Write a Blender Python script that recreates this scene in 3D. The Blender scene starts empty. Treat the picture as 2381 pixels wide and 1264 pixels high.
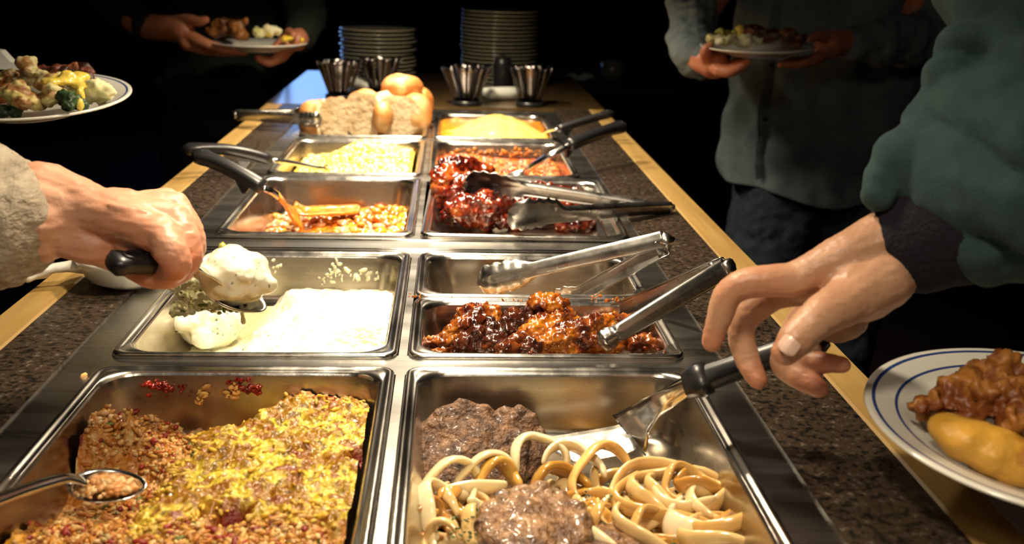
import bpy, bmesh, math, random
import numpy as np
from mathutils import Vector, Matrix, Euler, noise
random.seed(7)
PI = math.pi
sc = bpy.context.scene
COL = sc.collection
# ---------------------------------------------------------------- camera
FPX, YAW, PITCH, ROLL = 2390.57, 0.06358, 0.29632, 0.02782
CAM = Vector((0.04306, 0.0, 1.25591))
_f = Vector((math.sin(YAW)*math.cos(PITCH), math.cos(YAW)*math.cos(PITCH), -math.sin(PITCH)))
_r = Vector((math.cos(YAW), -math.sin(YAW), 0)); _u = _r.cross(_f)
RR = _r*math.cos(ROLL) + _u*math.sin(ROLL); UU = _u*math.cos(ROLL) - _r*math.sin(ROLL); FF = _f
cd = bpy.data.cameras.new('camera'); cam = bpy.data.objects.new('camera', cd); COL.objects.link(cam)
cd.sensor_width = 36; cd.lens = FPX/2381*36; cd.clip_start = 0.02
cam.matrix_world = Matrix(((RR.x, UU.x, -FF.x, CAM.x), (RR.y, UU.y, -FF.y, CAM.y), (RR.z, UU.z, -FF.z, CAM.z), (0, 0, 0, 1)))
cd.dof.use_dof = True; cd.dof.focus_distance = 1.02; cd.dof.aperture_fstop = 7.0
sc.camera = cam
def ray(px, py): return FF + RR*((px-1190.5)/FPX) + UU*((632-py)/FPX)
def at(px, py, z):
    d = ray(px, py); return CAM + d*((z-CAM.z)/d.z)
def atD(px, py, D): return CAM + ray(px, py)*D
def atY(px, py, Y):
    d = ray(px, py); return CAM + d*(Y/d.y)
# ---------------------------------------------------------------- world and light
sc.view_settings.view_transform = 'Standard'; sc.view_settings.look = 'None'
sc.view_settings.exposure = 0.0; sc.view_settings.gamma = 1.0; sc.view_settings.use_curve_mapping = False
w = bpy.data.worlds.new('world'); sc.world = w; w.use_nodes = True
w.node_tree.nodes['Background'].inputs[0].default_value = (0.75, 0.85, 1.0, 1)
w.node_tree.nodes['Background'].inputs[1].default_value = 0.0
def area(name, loc, target, size, power, color, spread=PI, shape='DISK', size_y=None):
    l = bpy.data.lights.new(name, 'AREA'); l.shape = shape; l.size = size
    if size_y: l.size_y = size_y
    l.energy = power; l.color = color; l.spread = spread
    o = bpy.data.objects.new(name, l); COL.objects.link(o); o.location = loc
    o.rotation_euler = (Vector(target)-Vector(loc)).to_track_quat('-Z', 'Y').to_euler()
    return o
LAMPS = [(0.06, 0.36, 2.6), (0.0, 0.92, 4.6), (0.0, 1.42, 7.0), (-0.02, 1.90, 6.6), (-0.06, 2.28, 7.5)]
LZ = 1.53
for i, (x, y, p) in enumerate(LAMPS):
    area('heat_lamp_light', (x, y, LZ), (x*1.0, y-0.0, 0.9), 0.10, p, (1.0, 0.83, 0.60), math.radians(122))
# dim fill light added behind the camera; a cool window stands beyond the counter
area('added_fill_light', (-0.2, -1.5, 2.7), (0.5, 1.0, 0.9), 0.5, 4.5, (1.0, 0.86, 0.68), math.radians(150))
# ---------------------------------------------------------------- helpers
def tag(o, label=None, cat=None, group=None, kind=None):
    if label: o['label'] = label
    if cat: o['category'] = cat
    if group: o['group'] = group
    if kind: o['kind'] = kind
    return o
def empty(name, loc, label, cat, group=None):
    o = bpy.data.objects.new(name, None); COL.objects.link(o); o.location = loc; o.empty_display_size = 0.02
    return tag(o, label, cat, group)
def link(name, me, mats=None, parent=None, smooth=True):
    if mats is not None:
        me.materials.clear()
        for m in (mats if isinstance(mats, (list, tuple)) else [mats]): me.materials.append(m)
    if smooth: me.shade_smooth()
    o = bpy.data.objects.new(name, me); COL.objects.link(o)
    if parent is not None:
        o.parent = parent
        pl = parent.location.copy(); pp = parent.parent
        while pp is not None: pl += pp.location; pp = pp.parent
        me.transform(Matrix.Translation(-pl))      # vertices are given in world space
    return o
def mesh(name, verts, faces, mats, parent=None, smooth=True, fm=None):
    me = bpy.data.meshes.new(name); me.from_pydata([tuple(v) for v in verts], [], faces)
    if fm is not None:
        o = link(name, me, mats, parent, smooth)
        me.polygons.foreach_set('material_index', fm); return o
    return link(name, me, mats, parent, smooth)
def recalc(o):
    bm = bmesh.new(); bm.from_mesh(o.data); bmesh.ops.recalc_face_normals(bm, faces=bm.faces); bm.to_mesh(o.data); bm.free(); return o
class MB:
    def __init__(s): s.v = []; s.f = []; s.m = []
    def add(s, vs, fs, mi=0):
        n = len(s.v); s.v += [Vector(v) for v in vs]; s.f += [tuple(i+n for i in f) for f in fs]; s.m += [mi]*len(fs); return s
    def box(s, a, b, mi=0):
        (x0, y0, z0), (x1, y1, z1) = a, b
        return s.add([(x0,y0,z0),(x1,y0,z0),(x1,y1,z0),(x0,y1,z0),(x0,y0,z1),(x1,y0,z1),(x1,y1,z1),(x0,y1,z1)],
                     [(3,2,1,0),(4,5,6,7),(0,1,5,4),(1,2,6,5),(2,3,7,6),(3,0,4,7)], mi)
    def tube(s, pts, rad, n=10, mi=0, flat=None, up=None, cap=True):
        """pts: path; rad: radius list; flat: list of height/width ratios; up: preferred normal"""
        pts = [Vector(p) for p in pts]; k = len(pts)
        if not isinstance(rad, (list, tuple)): rad = [rad]*k
        U = None; base = len(s.v)
        for i, p in enumerate(pts):
            t = (pts[min(i+1, k-1)]-pts[max(i-1, 0)]).normalized()
            if U is None:
                U = Vector(up) if up is not None else (Vector((0, 0, 1)) if abs(t.z) < .9 else Vector((1, 0, 0)))
            U = (U - t*U.dot(t)).normalized(); S = t.cross(U)
            fl = 1 if flat is None else (flat[i] if isinstance(flat, (list, tuple)) else flat)
            for j in range(n):
                a = 2*PI*j/n
                s.v.append(p + S*(math.cos(a)*rad[i]) + U*(math.sin(a)*rad[i]*fl))
        for i in range(k-1):
            for j in range(n):
                a = base+i*n+j; b = base+i*n+(j+1) % n
                s.f.append((a, b, b+n, a+n)); s.m.append(mi)
        if cap:
            s.f.append(tuple(base+j for j in range(n))[::-1]); s.m.append(mi)
            s.f.append(tuple(base+(k-1)*n+j for j in range(n))); s.m.append(mi)
        return s
    def capsule(s, a, b, r0, r1, n=12, mi=0):
        a, b = Vector(a), Vector(b); t = (b-a).normalized() if (b-a).length > 1e-6 else Vector((0, 0, 1))
        ps, rs = [], []
        for th in (89, 65, 40, 20): ps.append(a - t*r0*math.sin(math.radians(th))); rs.append(r0*math.cos(math.radians(th)))
        ps += [a, b]; rs += [r0, r1]
        for th in (20, 40, 65, 89): ps.append(b + t*r1*math.sin(math.radians(th))); rs.append(r1*math.cos(math.radians(th)))
        return s.tube(ps, rs, n, mi)
    def rtube(s, pts, rad, n=10, mi=0, flat=None, up=None):
        """tube with rounded ends"""
        pts = [Vector(p) for p in pts]; k = len(pts)
        if not isinstance(rad, (list, tuple)): rad = [rad]*k
        rad = list(rad); fl = list(flat) if isinstance(flat, (list, tuple)) else ([flat]*k if flat is not None else None)
        t0 = (pts[0]-pts[1]).normalized(); t1 = (pts[-1]-pts[-2]).normalized(); P = []; R_ = []; F_ = []
        r0, r1 = rad[0], rad[-1]
        for th in (88, 60, 30): P.append(pts[0]+t0*r0*math.sin(math.radians(th))*(fl[0] if fl else 1)); R_.append(r0*math.cos(math.radians(th)))
        P += pts; R_ += rad
        for th in (30, 60, 88): P.append(pts[-1]+t1*r1*math.sin(math.radians(th))*(fl[-1] if fl else 1)); R_.append(r1*math.cos(math.radians(th)))
        if fl: F_ = [fl[0]]*3+fl+[fl[-1]]*3
        return s.tube(P, R_, n, mi, F_ or None, up)
    def ellip(s, c, r, rot=None, n=16, mi=0):
        c = Vector(c); M = Euler(rot).to_matrix() if rot is not None else Matrix.Identity(3)
        base = len(s.v); m = n//2
        for i in range(m+1):
            ph = PI*(0.02+0.96*i/m)
            for j in range(n):
                a = 2*PI*j/n
                s.v.append(c + M @ Vector((r[0]*math.sin(ph)*math.cos(a), r[1]*math.sin(ph)*math.sin(a), r[2]*math.cos(ph))))
        for i in range(m):
            for j in range(n):
                a = base+i*n+j; b = base+i*n+(j+1) % n
                s.f.append((a+n, b+n, b, a)); s.m.append(mi)
        s.f.append(tuple(base+j for j in range(n))); s.m.append(mi)
        s.f.append(tuple(base+m*n+j for j in range(n))[::-1]); s.m.append(mi)
        return s
    def lathe(s, prof, c=(0, 0, 0), n=48, mi=0, ms=None, M=None):
        c = Vector(c); base = len(s.v)
        for (r, z) in prof:
            for j in range(n):
                a = 2*PI*j/n; p = Vector((r*math.cos(a), r*math.sin(a), z))
                s.v.append((M @ p if M else p)+c)
        for i in range(len(prof)-1):
            for j in range(n):
                a = base+i*n+j; b = base+i*n+(j+1) % n
                s.f.append((a, b, b+n, a+n)); s.m.append(ms[i] if ms else mi)
        return s
    def build(s, name, mats, parent=None, smooth=True):
        return mesh(name, s.v, s.f, mats, parent, smooth, s.m)
def displace(me, amp, scale, octv=3, seed=0, ridge=False, aniso=(1, 1, 1)):
    me.update(); sh = Vector((seed*13.7, seed*7.1, seed*3.3)); nn = [v.normal.copy() for v in me.vertices]
    for v, n in zip(me.vertices, nn):
        q = Vector((v.co.x*aniso[0], v.co.y*aniso[1], v.co.z*aniso[2]))*scale+sh
        d = noise.fractal(q, 1.0, 2.0, octv)
        if ridge: d = 0.5-abs(d)
        v.co += n*(amp*d)
def blob(name, mb, voxel, smooth, mats, parent=None, noi=None, raw=False):
    """fuse the closed shapes of mb into ONE continuous skin"""
    me = bpy.data.meshes.new(name); me.from_pydata([tuple(v) for v in mb.v], [], mb.f)
    t = bpy.data.objects.new('tmp', me); COL.objects.link(t)
    m = t.modifiers.new('r', 'REMESH'); m.mode = 'VOXEL'; m.voxel_size = voxel; m.use_smooth_shade = True
    if smooth:
        m = t.modifiers.new('s', 'SMOOTH'); m.factor = 0.5; m.iterations = smooth
    dg = bpy.context.evaluated_depsgraph_get(); ev = t.evaluated_get(dg)
    me2 = bpy.data.meshes.new_from_object(ev, depsgraph=dg); bpy.data.objects.remove(t)
    if noi:
        for q in (noi if isinstance(noi, list) else [noi]): displace(me2, *q[:2], **(q[2] if len(q) > 2 else {}))
    if raw: return me2
    return link(name, me2, mats, parent)
def join_mesh(mes):
    bm = bmesh.new()
    for m in mes: bm.from_mesh(m)
    out = bpy.data.meshes.new('j'); bm.to_mesh(out); bm.free(); return out
def paint(o, fn, name='Col'):
    me = o.data; n = len(me.vertices); ca = me.color_attributes.new(name, 'FLOAT_COLOR', 'POINT')
    arr = np.ones((n, 4), np.float32); off = o.parent.location if o.parent else Vector()
    for i, v in enumerate(me.vertices): arr[i, :3] = fn(v.co+off)
    ca.data.foreach_set('color', arr.ravel())
def lerp(a, b, t): return tuple(a[i]*(1-t)+b[i]*t for i in range(len(a)))
def sstep(a, b, x):
    t = min(1, max(0, (x-a)/(b-a))); return t*t*(3-2*t)
def nz(x, y, z=0, s=1): return noise.noise(Vector((x*s, y*s, z*s)))
def fr(x, y, z=0, s=1, o=4): return noise.fractal(Vector((x*s, y*s, z*s)), 1.0, 2.0, o)
def copy_tree(o, parent=None):
    c = o.copy(); COL.objects.link(c)
    if parent is not None: c.parent = parent
    for ch in [q for q in bpy.data.objects if q.parent == o]: copy_tree(ch, c)
    return c
# ---------------------------------------------------------------- materials
MATS = {}
def mat(name, col=(.5, .5, .5), rough=.5, metal=0, ramp=None, nscale=10, ndetail=4, bump=0, bscale=50, bdist=.001,
        spec=.5, sss=0, ssr=(1, .3, .15), coat=0, vcol=False, aniso=0, trans=0, emit=None, rvar=0, stretch=None, coords='Object', ior=1.45, vor=False):
    m = bpy.data.materials.new(name); m.use_nodes = True; nt = m.node_tree; N = nt.nodes; L = nt.links
    b = N['Principled BSDF']; b.inputs['Base Color'].default_value = (*col, 1); b.inputs['Roughness'].default_value = rough
    b.inputs['Metallic'].default_value = metal; b.inputs['Specular IOR Level'].default_value = spec; b.inputs['IOR'].default_value = ior
    b.inputs['Coat Weight'].default_value = coat; b.inputs['Coat Roughness'].default_value = .12; b.inputs['Anisotropic'].default_value = aniso
    b.inputs['Transmission Weight'].default_value = trans
    if sss:
        b.inputs['Subsurface Weight'].default_value = sss; b.inputs['Subsurface Radius'].default_value = ssr; b.inputs['Subsurface Scale'].default_value = .006
    if emit: b.inputs['Emission Color'].default_value = (*emit[0], 1); b.inputs['Emission Strength'].default_value = emit[1]
    tc = N.new('ShaderNodeTexCoord'); mp = N.new('ShaderNodeMapping'); L.new(tc.outputs[coords], mp.inputs[0])
    if stretch: mp.inputs['Scale'].default_value = stretch
    nn = None
    if ramp or rvar:
        nn = N.new('ShaderNodeTexNoise'); nn.inputs['Scale'].default_value = nscale; nn.inputs['Detail'].default_value = ndetail
        nn.inputs['Roughness'].default_value = .6; L.new(mp.outputs[0], nn.inputs[0])
    src = None
    if ramp:
        r = N.new('ShaderNodeValToRGB'); L.new(nn.outputs[0], r.inputs[0]); e = r.color_ramp.elements
        while len(e) < len(ramp): e.new(.5)
        for i, (p, c) in enumerate(ramp): e[i].position = p; e[i].color = (*c, 1)
        src = r.outputs[0]
    if vcol:
        a = N.new('ShaderNodeVertexColor'); a.layer_name = 'Col'
        if src:
            mx = N.new('ShaderNodeMix'); mx.data_type = 'RGBA'; mx.blend_type = 'MULTIPLY'; mx.inputs[0].default_value = 1
            L.new(src, mx.inputs[6]); L.new(a.outputs[0], mx.inputs[7]); src = mx.outputs[2]
        else: src = a.outputs[0]
    if src: L.new(src, b.inputs['Base Color'])
    if rvar:
        mr = N.new('ShaderNodeMapRange'); mr.inputs[3].default_value = max(0.02, rough-rvar); mr.inputs[4].default_value = rough+rvar
        mr.inputs[1].default_value = .3; mr.inputs[2].default_value = .7
        L.new(nn.outputs[0], mr.inputs[0]); L.new(mr.outputs[0], b.inputs['Roughness'])
    if bump:
        bn = N.new('ShaderNodeTexVoronoi' if vor else 'ShaderNodeTexNoise'); bn.inputs['Scale'].default_value = bscale
        if not vor: bn.inputs['Detail'].default_value = 4
        L.new(mp.outputs[0], bn.inputs[0]); bb = N.new('ShaderNodeBump'); bb.inputs['Strength'].default_value = bump; bb.inputs['Distance'].default_value = bdist
        L.new(bn.outputs[0], bb.inputs['Height']); L.new(bb.outputs[0], b.inputs['Normal'])
    MATS[name] = m; return m
steel = mat('stainless_steel', (.62, .59, .54), .22, 1, bump=.25, bscale=60, bdist=.0012, rvar=.08, nscale=25, stretch=(1, .25, 1))
steel_wall = mat('shaded_stainless', (.44, .39, .32), .25, 1, bump=.15, bscale=40, bdist=.001, rvar=.1, nscale=14, stretch=(.3, 1, 2))  # pan-wall copy of the steel, shade and brown reflections put into its colour
steel_deck = mat('deck_steel', (.46, .45, .42), .27, 1, bump=.1, bscale=200, bdist=.0005, rvar=.06, nscale=6, stretch=(.2, 3, 1))
steel_hi = mat('polished_steel', (.72, .71, .68), .16, 1, bump=.1, bscale=30, bdist=.0006)
steel_tong = mat('tongs_steel', (.52, .50, .46), .27, 1, rvar=.08, nscale=30)
steel_dull = mat('worn_steel', (.42, .40, .38), .32, 1, rvar=.1, nscale=30)
wood = mat('oak_edge', ramp=[(.3, (.27, .155, .042)), (.5, (.36, .225, .070)), (.7, (.42, .28, .10))], rough=.42, nscale=40, ndetail=5, stretch=(1, .06, 1), bump=.15, bscale=150, bdist=.0004)
wood_top = mat('table_wood', ramp=[(.3, (.075, .045, .018)), (.7, (.13, .08, .030))], rough=.3, nscale=25, stretch=(1, .08, 1), coat=1)
granite = mat('speckled_laminate', ramp=[(.36, (.005, .005, .005)), (.45, (.022, .017, .012)), (.53, (.060, .034, .018)), (.58, (.016, .015, .014)), (.70, (.13, .10, .07))], rough=.34, nscale=170, ndetail=3)
black_pl = mat('black_plastic', (.012, .012, .013), .33, bump=.1, bscale=400, bdist=.0003)
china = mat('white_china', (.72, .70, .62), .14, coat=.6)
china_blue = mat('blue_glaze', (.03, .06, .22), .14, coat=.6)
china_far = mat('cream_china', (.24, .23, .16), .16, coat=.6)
black_wall = mat('dark_wall', (.012, .010, .010), .8)
carpet = mat('carpet', ramp=[(.3, (.012, .003, .003)), (.7, (.03, .008, .007))], rough=.95, nscale=60, bump=.5, bscale=300, bdist=.004)
panel = mat('dark_panel', (.015, .012, .010), .5)
# ---------------------------------------------------------------- room shell
def struct(name, a, b, m, parent=None):
    o = MB().box(a, b).build(name, m, parent, smooth=False); o['kind'] = 'structure'; return o
struct('floor', (-4, -3, -.05), (4.5, 8, 0), carpet)
struct('ceiling', (-4, -3, 2.9), (4.5, 8, 2.95), black_wall)
struct('wall_left', (-4.1, -3, 0), (-4, 8, 2.9), black_wall)
struct('wall_right', (4.5, -3, 0), (4.6, 8, 2.9), black_wall)
struct('wall_front', (-4, -3.1, 0), (4.5, -3, 2.9), black_wall)
# back wall with an opening for a window whose cool daylight glints on the far table
WX0, WX1, WZ0, WZ1 = -1.62, -0.80, 1.25, 2.3
wb = MB(); wb.box((-4, 8, 0), (WX0, 8.1, 2.9)).box((WX1, 8, 0), (4.5, 8.1, 2.9)).box((WX0, 8, 0), (WX1, 8.1, WZ0)).box((WX0, 8, WZ1), (WX1, 8.1, 2.9))
o = wb.build('wall_back', black_wall, smooth=False); o['kind'] = 'structure'
day = mat('daylight_pane', (.1, .1, .1), .2, emit=((.25, .48, 1.0), 2.4))
wn = bpy.data.objects.new('window_1', None); COL.objects.link(wn); wn.location = (WX0, 8, WZ0); wn['kind'] = 'structure'
fm = MB()
for a, b in (((WX0, 8.0, WZ0), (WX0+.05, 8.08, WZ1)), ((WX1-.05, 8.0, WZ0), (WX1, 8.08, WZ1)), ((WX0, 8.0, WZ0), (WX1, 8.08, WZ0+.05)), ((WX0, 8.0, WZ1-.05), (WX1, 8.08, WZ1)), (((WX0+WX1)/2-.02, 8.0, WZ0), ((WX0+WX1)/2+.02, 8.08, WZ1))): fm.box(a, b)
fm.build('window_frame', panel, wn, False)
MB().box((WX0+.04, 8.04, WZ0+.04), (WX1-.04, 8.05, WZ1-.04)).build('pane', day, wn, False)
# ---------------------------------------------------------------- counter
RZ = .90                       # height of the pan rims
ct = empty('buffet_counter', (0, 1.2, 0), 'long buffet counter with speckled laminate top, oak edging and steel well deck', 'counter')
WX = (-.410, -.369, -.302, .302, .386, .427)
CT = RZ-.002; Y0, Y1, Y2 = -.25, 2.56, 3.32
MB().box((WX[1], Y0, CT-.03), (WX[2], Y1, CT)).build('laminate_top', granite, ct, False)
MB().box((WX[3], Y0, CT-.03), (WX[4], Y1, CT)).build('laminate_top', granite, ct, False)
def edge(x0, x1):
    pr = [(x0, CT-.035), (x0, CT-.002), (x0+.003, CT+.001), (x1-.003, CT+.001), (x1, CT-.002), (x1, CT-.035)]
    vs = [(x, y, z) for y in (Y0, Y1) for x, z in pr]; n = len(pr)
    fs = [(i, (i+1) % n, (i+1) % n+n, i+n) for i in range(n)]+[tuple(range(n))[::-1], tuple(range(n, 2*n))]
    return mesh('oak_edging', vs, fs, wood, ct, False)
edge(WX[0], WX[1]); edge(WX[4], WX[5])
MB().box((WX[0], Y1, CT-.035), (WX[5], Y2, CT+.001)).build('table_top', wood_top, ct, False)
body = MB().box((-.385, Y0+.03, .1), (-.375, Y2-.03, CT-.035)).box((.395, Y0+.03, .1), (.405, Y2-.03, CT-.035)).box((-.385, Y0+.03, .1), (.405, Y0+.04, CT-.03)).box((-.385, Y2-.04, .1), (.405, Y2-.03, CT-.035)).box((-.35, Y0+.06, 0), (.37, Y2-.06, .1))
body.build('base', panel, ct, False)
ROWS = [(.540, .870), (.896, 1.246), (1.330, 1.700), (1.726, 2.065), (2.106, 2.452)]
DZ = RZ-.0045
dk = MB(); XI = .262
dk.box((WX[2], Y0, DZ-.006), (-XI, 2.53, DZ)).box((XI, Y0, DZ-.006), (WX[3], 2.53, DZ))
ys = [Y0]+[v for a, b in ROWS for v in (a+.010, b-.010)]+[2.53]
for k in range(0, len(ys), 2): dk.box((-XI, ys[k], DZ-.006), (XI, ys[k+1], DZ))
for a, b in ROWS: dk.box((-.004, a+.01, DZ-.006), (.004, b-.01, DZ))
dk.build('steel_deck', steel_deck, ct, False)
# raised lip lines of the wide bar between the second and third well
lp = MB()
for y in (1.262, 1.272, 1.315): lp.tube([(-.285, y, DZ), (.285, y, DZ)], .0016, 8)
lp.build('deck_ridge', steel, ct)
wl = MB()
wl.box((-XI-.004, Y0+.1, .68), (XI+.004, 2.53, .69)).box((-XI-.012, Y0+.1, .68), (-XI-.004, 2.53, DZ-.006)).box((XI+.004, Y0+.1, .68), (XI+.012, 2.53, DZ-.006))
wl.build('well_liner', black_wall, ct, False)
# ---------------------------------------------------------------- pans
def rloop(x0, x1, y0, y1, r, z, n=7, corner_dz=0):
    out = []
    for cx, cy, a0 in ((x1-r, y0+r, -90), (x1-r, y1-r, 0), (x0+r, y1-r, 90), (x0+r, y0+r, 180)):
        for i in range(n):
            a = math.radians(a0+90*i/(n-1)); dz = corner_dz*math.sin(PI*i/(n-1))
            out.append(Vector((cx+r*math.cos(a), cy+r*math.sin(a), z+dz)))
    return out
def rectpan(name, x0, x1, y0, y1, depth, label, rz=RZ, rot=0, notch=.036):
    """stepped sections: turned-down lip, flat rim with bead, tapering wall, rounded floor"""
    c = ((x0+x1)/2, (y0+y1)/2, rz-depth)
    root = empty('steam_pan', c, label, 'pan', 'steel steam pans in the buffet wells')
    S = [ # inset, dz, radius
        (.000, -.0085, .014), (-.0005, -.0030, .014), (.0006, -.0006, .0135), (.0022, .0004, .0125), (.0045, .0006, .0125), (.0062, -.0006, .0120), (.0080, -.0016, .016),
        (.0098, -.0014, .024), (.0112, -.0022, .028), (.0125, -.0050, .030), (.0140, -.0120, .031), (.0165, -depth*.45, .031), (.0195, -depth+.016, .031),
        (.0215, -depth+.008, .030), (.0255, -depth+.0030, .028), (.031, -depth+.0006, .024), (.038, -depth, .018)]
    L = []
    for ins, dz, r in S:
        L.append(rloop(x0+ins, x1-ins, y0+ins, y1-ins, r, rz+dz, 9, .0012 if .007 < ins < .012 else 0))
    n = len(L[0]); vs = [v for l in L for v in l]; fs = []
    for k in range(len(L)-1):
        for j in range(n):
            a = k*n+j; b = k*n+(j+1) % n; fs.append((a, b, b+n, a+n))
    # floor
    cxy = Vector(((x0+x1)/2, (y0+y1)/2, rz-depth-.0005)); vs.append(cxy); k0 = (len(L)-1)*n
    for j in range(n): fs.append((k0+j, k0+(j+1) % n, len(vs)-1))
    if rot:
        M = Matrix.Translation(cxy) @ Matrix.Rotation(rot, 4, 'Z') @ Matrix.Translation(-cxy); vs = [M @ v for v in vs]
    nr = 9*n
    fm = [0 if i < nr else 1 for i in range(len(fs))]
    # split: rim part and bowl part
    rim = mesh('rim', vs, [f for f, m in zip(fs, fm) if m == 0], steel, root)
    bowl = mesh('bowl', vs, [f for f, m in zip(fs, fm) if m == 1], steel_wall, root)
    for o in (rim, bowl):
        bm = bmesh.new(); bm.from_mesh(o.data); bmesh.ops.delete(bm, geom=[v for v in bm.verts if not v.link_faces], context='VERTS'); bm.to_mesh(o.data); bm.free()
        md = o.modifiers.new('b', 'SUBSURF'); md.levels = 1; md.render_levels = 1
    return root
LX, RX = (-.268, -.005), (.005, .268)
PD = .064
pans = {}
pans['casserole'] = rectpan('p', *LX, *ROWS[0], PD, 'deep steel pan holding the cheese-topped rice casserole, bottom left')
pans['patties'] = rectpan('p', *RX, *ROWS[0], PD, 'wide steel pan holding beef patties and onions, under the held spatula')
pans['white'] = rectpan('p', *LX, *ROWS[1], PD, 'steel pan smeared with white cream sauce under the spoon hand')
pans['wings'] = rectpan('p', *RX, .896, 1.068, PD, 'narrow steel pan holding glazed chicken wings')
pans['empty'] = rectpan('p', *RX, 1.074, 1.246, PD, 'nearly empty narrow steel pan with a tongs resting in it')
pans['stew'] = rectpan('p', *LX, *ROWS[2], PD, 'steel pan with shallow orange stew and a coated turner')
pans['bbq'] = rectpan('p', .008, .290, 1.318, 1.692, .045, 'shallow steel pan set slightly askew holding barbecued chicken', RZ+.003, -.025)
pans['corn'] = rectpan('p', *LX, *ROWS[3], PD, 'steel pan holding the heap of pale yellow corn')
pans['beans'] = rectpan('p', *RX, *ROWS[3], PD, 'steel pan holding red baked beans')
pans['rolls'] = rectpan('p', *LX, *ROWS[4], PD, 'steel pan at far left heaped with bread rolls')
pans['mash'] = rectpan('p', *RX, *ROWS[4], PD, 'steel pan at far right filled with golden crusted pudding')
# ---------------------------------------------------------------- serving utensils
def tong_arm(name, P0, P1, Wd, Nd, w0, w1, depth, parent, m, paddle=.30, bend=.0, wp=None):
    """one arm: channel section from the hinge P0, ending at P1 in a cupped paddle with scalloped edges"""
    P0, P1 = Vector(P0), Vector(P1); T = (P1-P0); Ln = T.length; T.normalize()
    Wd = Vector(Wd); Wd = (Wd-T*Wd.dot(T)).normalized(); Nd = Vector(Nd); Nd = (Nd-T*Nd.dot(T)-Wd*Nd.dot(Wd)).normalized()
    nt, nw = 64, 12; wp = wp or w1*1.5; vs = []
    for i in range(nt+1):
        t = i/nt; s = t*Ln
        q = (t-(1-paddle))/paddle                      # 0..1 inside the paddle
        for j in range(nw+1):
            u = -1+2*j/nw
            # channel: flat web, flanges turned in
            hw = w0+(w1-w0)*t; au = abs(u)
            if au < .62: cx, cz = u/.62*hw, 0
            else: cx, cz = math.copysign(hw, u), (au-.62)/.38*depth
            if i < 3: cz *= .8
            if abs(cx) < hw*.35: cz += -depth*.10        # pressed rib
            if q > 0:
                k = sstep(0, .22, q)
                endf = math.sqrt(max(0, 1-max(0, (q-.80)/.20)**2)) if q > .80 else 1
                hw2 = wp*(.72+.28*sstep(0, .5, q))*endf
                sc_ = 1+.13*abs(math.sin(q*PI*5.5))*(1 if q < .97 else 0)
                px_ = u*hw2*sc_
                pz_ = depth*1.15*(au**2.2)*(.6+.4*abs(math.sin(q*PI*5.5+.6))) + depth*.9*max(0, (q-.72)/.28)**2
                if au < .16 and q < .75: pz_ += depth*.22
                cx = cx*(1-k)+px_*k; cz = cz*(1-k)+pz_*k
            vs.append(P0+T*s+Wd*cx+Nd*(cz+bend*math.sin(PI*t)))
    fs = [(i*(nw+1)+j, i*(nw+1)+j+1, (i+1)*(nw+1)+j+1, (i+1)*(nw+1)+j) for i in range(nt) for j in range(nw)]
    o = mesh(name, vs, fs, m, parent); md = o.modifiers.new('t', 'SOLIDIFY'); md.thickness = .0011; md.offset = 0
    return o
def tongs(H, A, B, Wd, label, m=None, w0=.0085, w1=.0100, depth=.008, wp=.019, paddle=.28, hingew=None):
    H, A, B = Vector(H), Vector(A), Vector(B); m = m or steel_tong
    root = empty('serving_tongs', H, label, 'tongs', 'steel tongs on the buffet')
    d = (B-A); T = ((A+B)/2-H).normalized(); sep = (d-T*d.dot(T)).normalized()
    Wd = Vector(Wd)
    tong_arm('arm', H-sep*.005, A, Wd, sep, w0, w1, depth, root, m, paddle, wp=wp)
    tong_arm('arm', H+sep*.005, B, Wd, -sep, w0, w1, depth, root, m, paddle, wp=wp)
    Wn = (Wd-T*Wd.dot(T)).normalized()
    hb = MB(); hb.tube([H-T*.002-Wn*w0*1.15+T*.012, H+Wn*w0*1.15+T*.012], .0032, 12); hb.build('hinge_pin', steel_dull, root)
    sp = MB(); sp.tube([H-sep*.008+T*.002, H-T*.006, H+sep*.008+T*.002], .0035, 8, flat=2.2, up=Wn); sp.build('hinge_cap', m, root)
    return root
def rsec(pts, ws, hs, up, n=16, pw=3.5):
    """rounded-rectangle section sweep"""
    pts = [Vector(p) for p in pts]; vs = []; k = len(pts); U = Vector(up)
    for i, p in enumerate(pts):
        t = (pts[min(i+1, k-1)]-pts[max(i-1, 0)]).normalized(); U = (U-t*U.dot(t)).normalized(); S = t.cross(U)
        for j in range(n):
            a = 2*PI*(j+.5)/n; c, s = math.cos(a), math.sin(a)
            r = (abs(c)**pw+abs(s)**pw)**(-1/pw)
            vs.append(p+S*(c*r*ws[i])+U*(s*r*hs[i]))
    fs = [(i*n+j, i*n+(j+1) % n, (i+1)*n+(j+1) % n, (i+1)*n+j) for i in range(k-1) for j in range(n)]
    fs += [tuple(range(n))[::-1], tuple((k-1)*n+j for j in range(n))]
    return vs, fs
def samp(pts, m):
    """smooth resample of a polyline"""
    pts = [Vector(p) for p in pts]; P = [pts[0]*2-pts[1]]+pts+[pts[-1]*2-pts[-2]]; out = []
    for i in range(1, len(P)-2):
        for k in range(m):
            t = k/m; a, b, c, d = P[i-1], P[i], P[i+1], P[i+2]
            out.append(.5*((2*b)+(c-a)*t+(2*a-5*b+4*c-d)*t*t+(3*b-a-3*c+d)*t**3))
    out.append(P[-2]); return out
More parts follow.
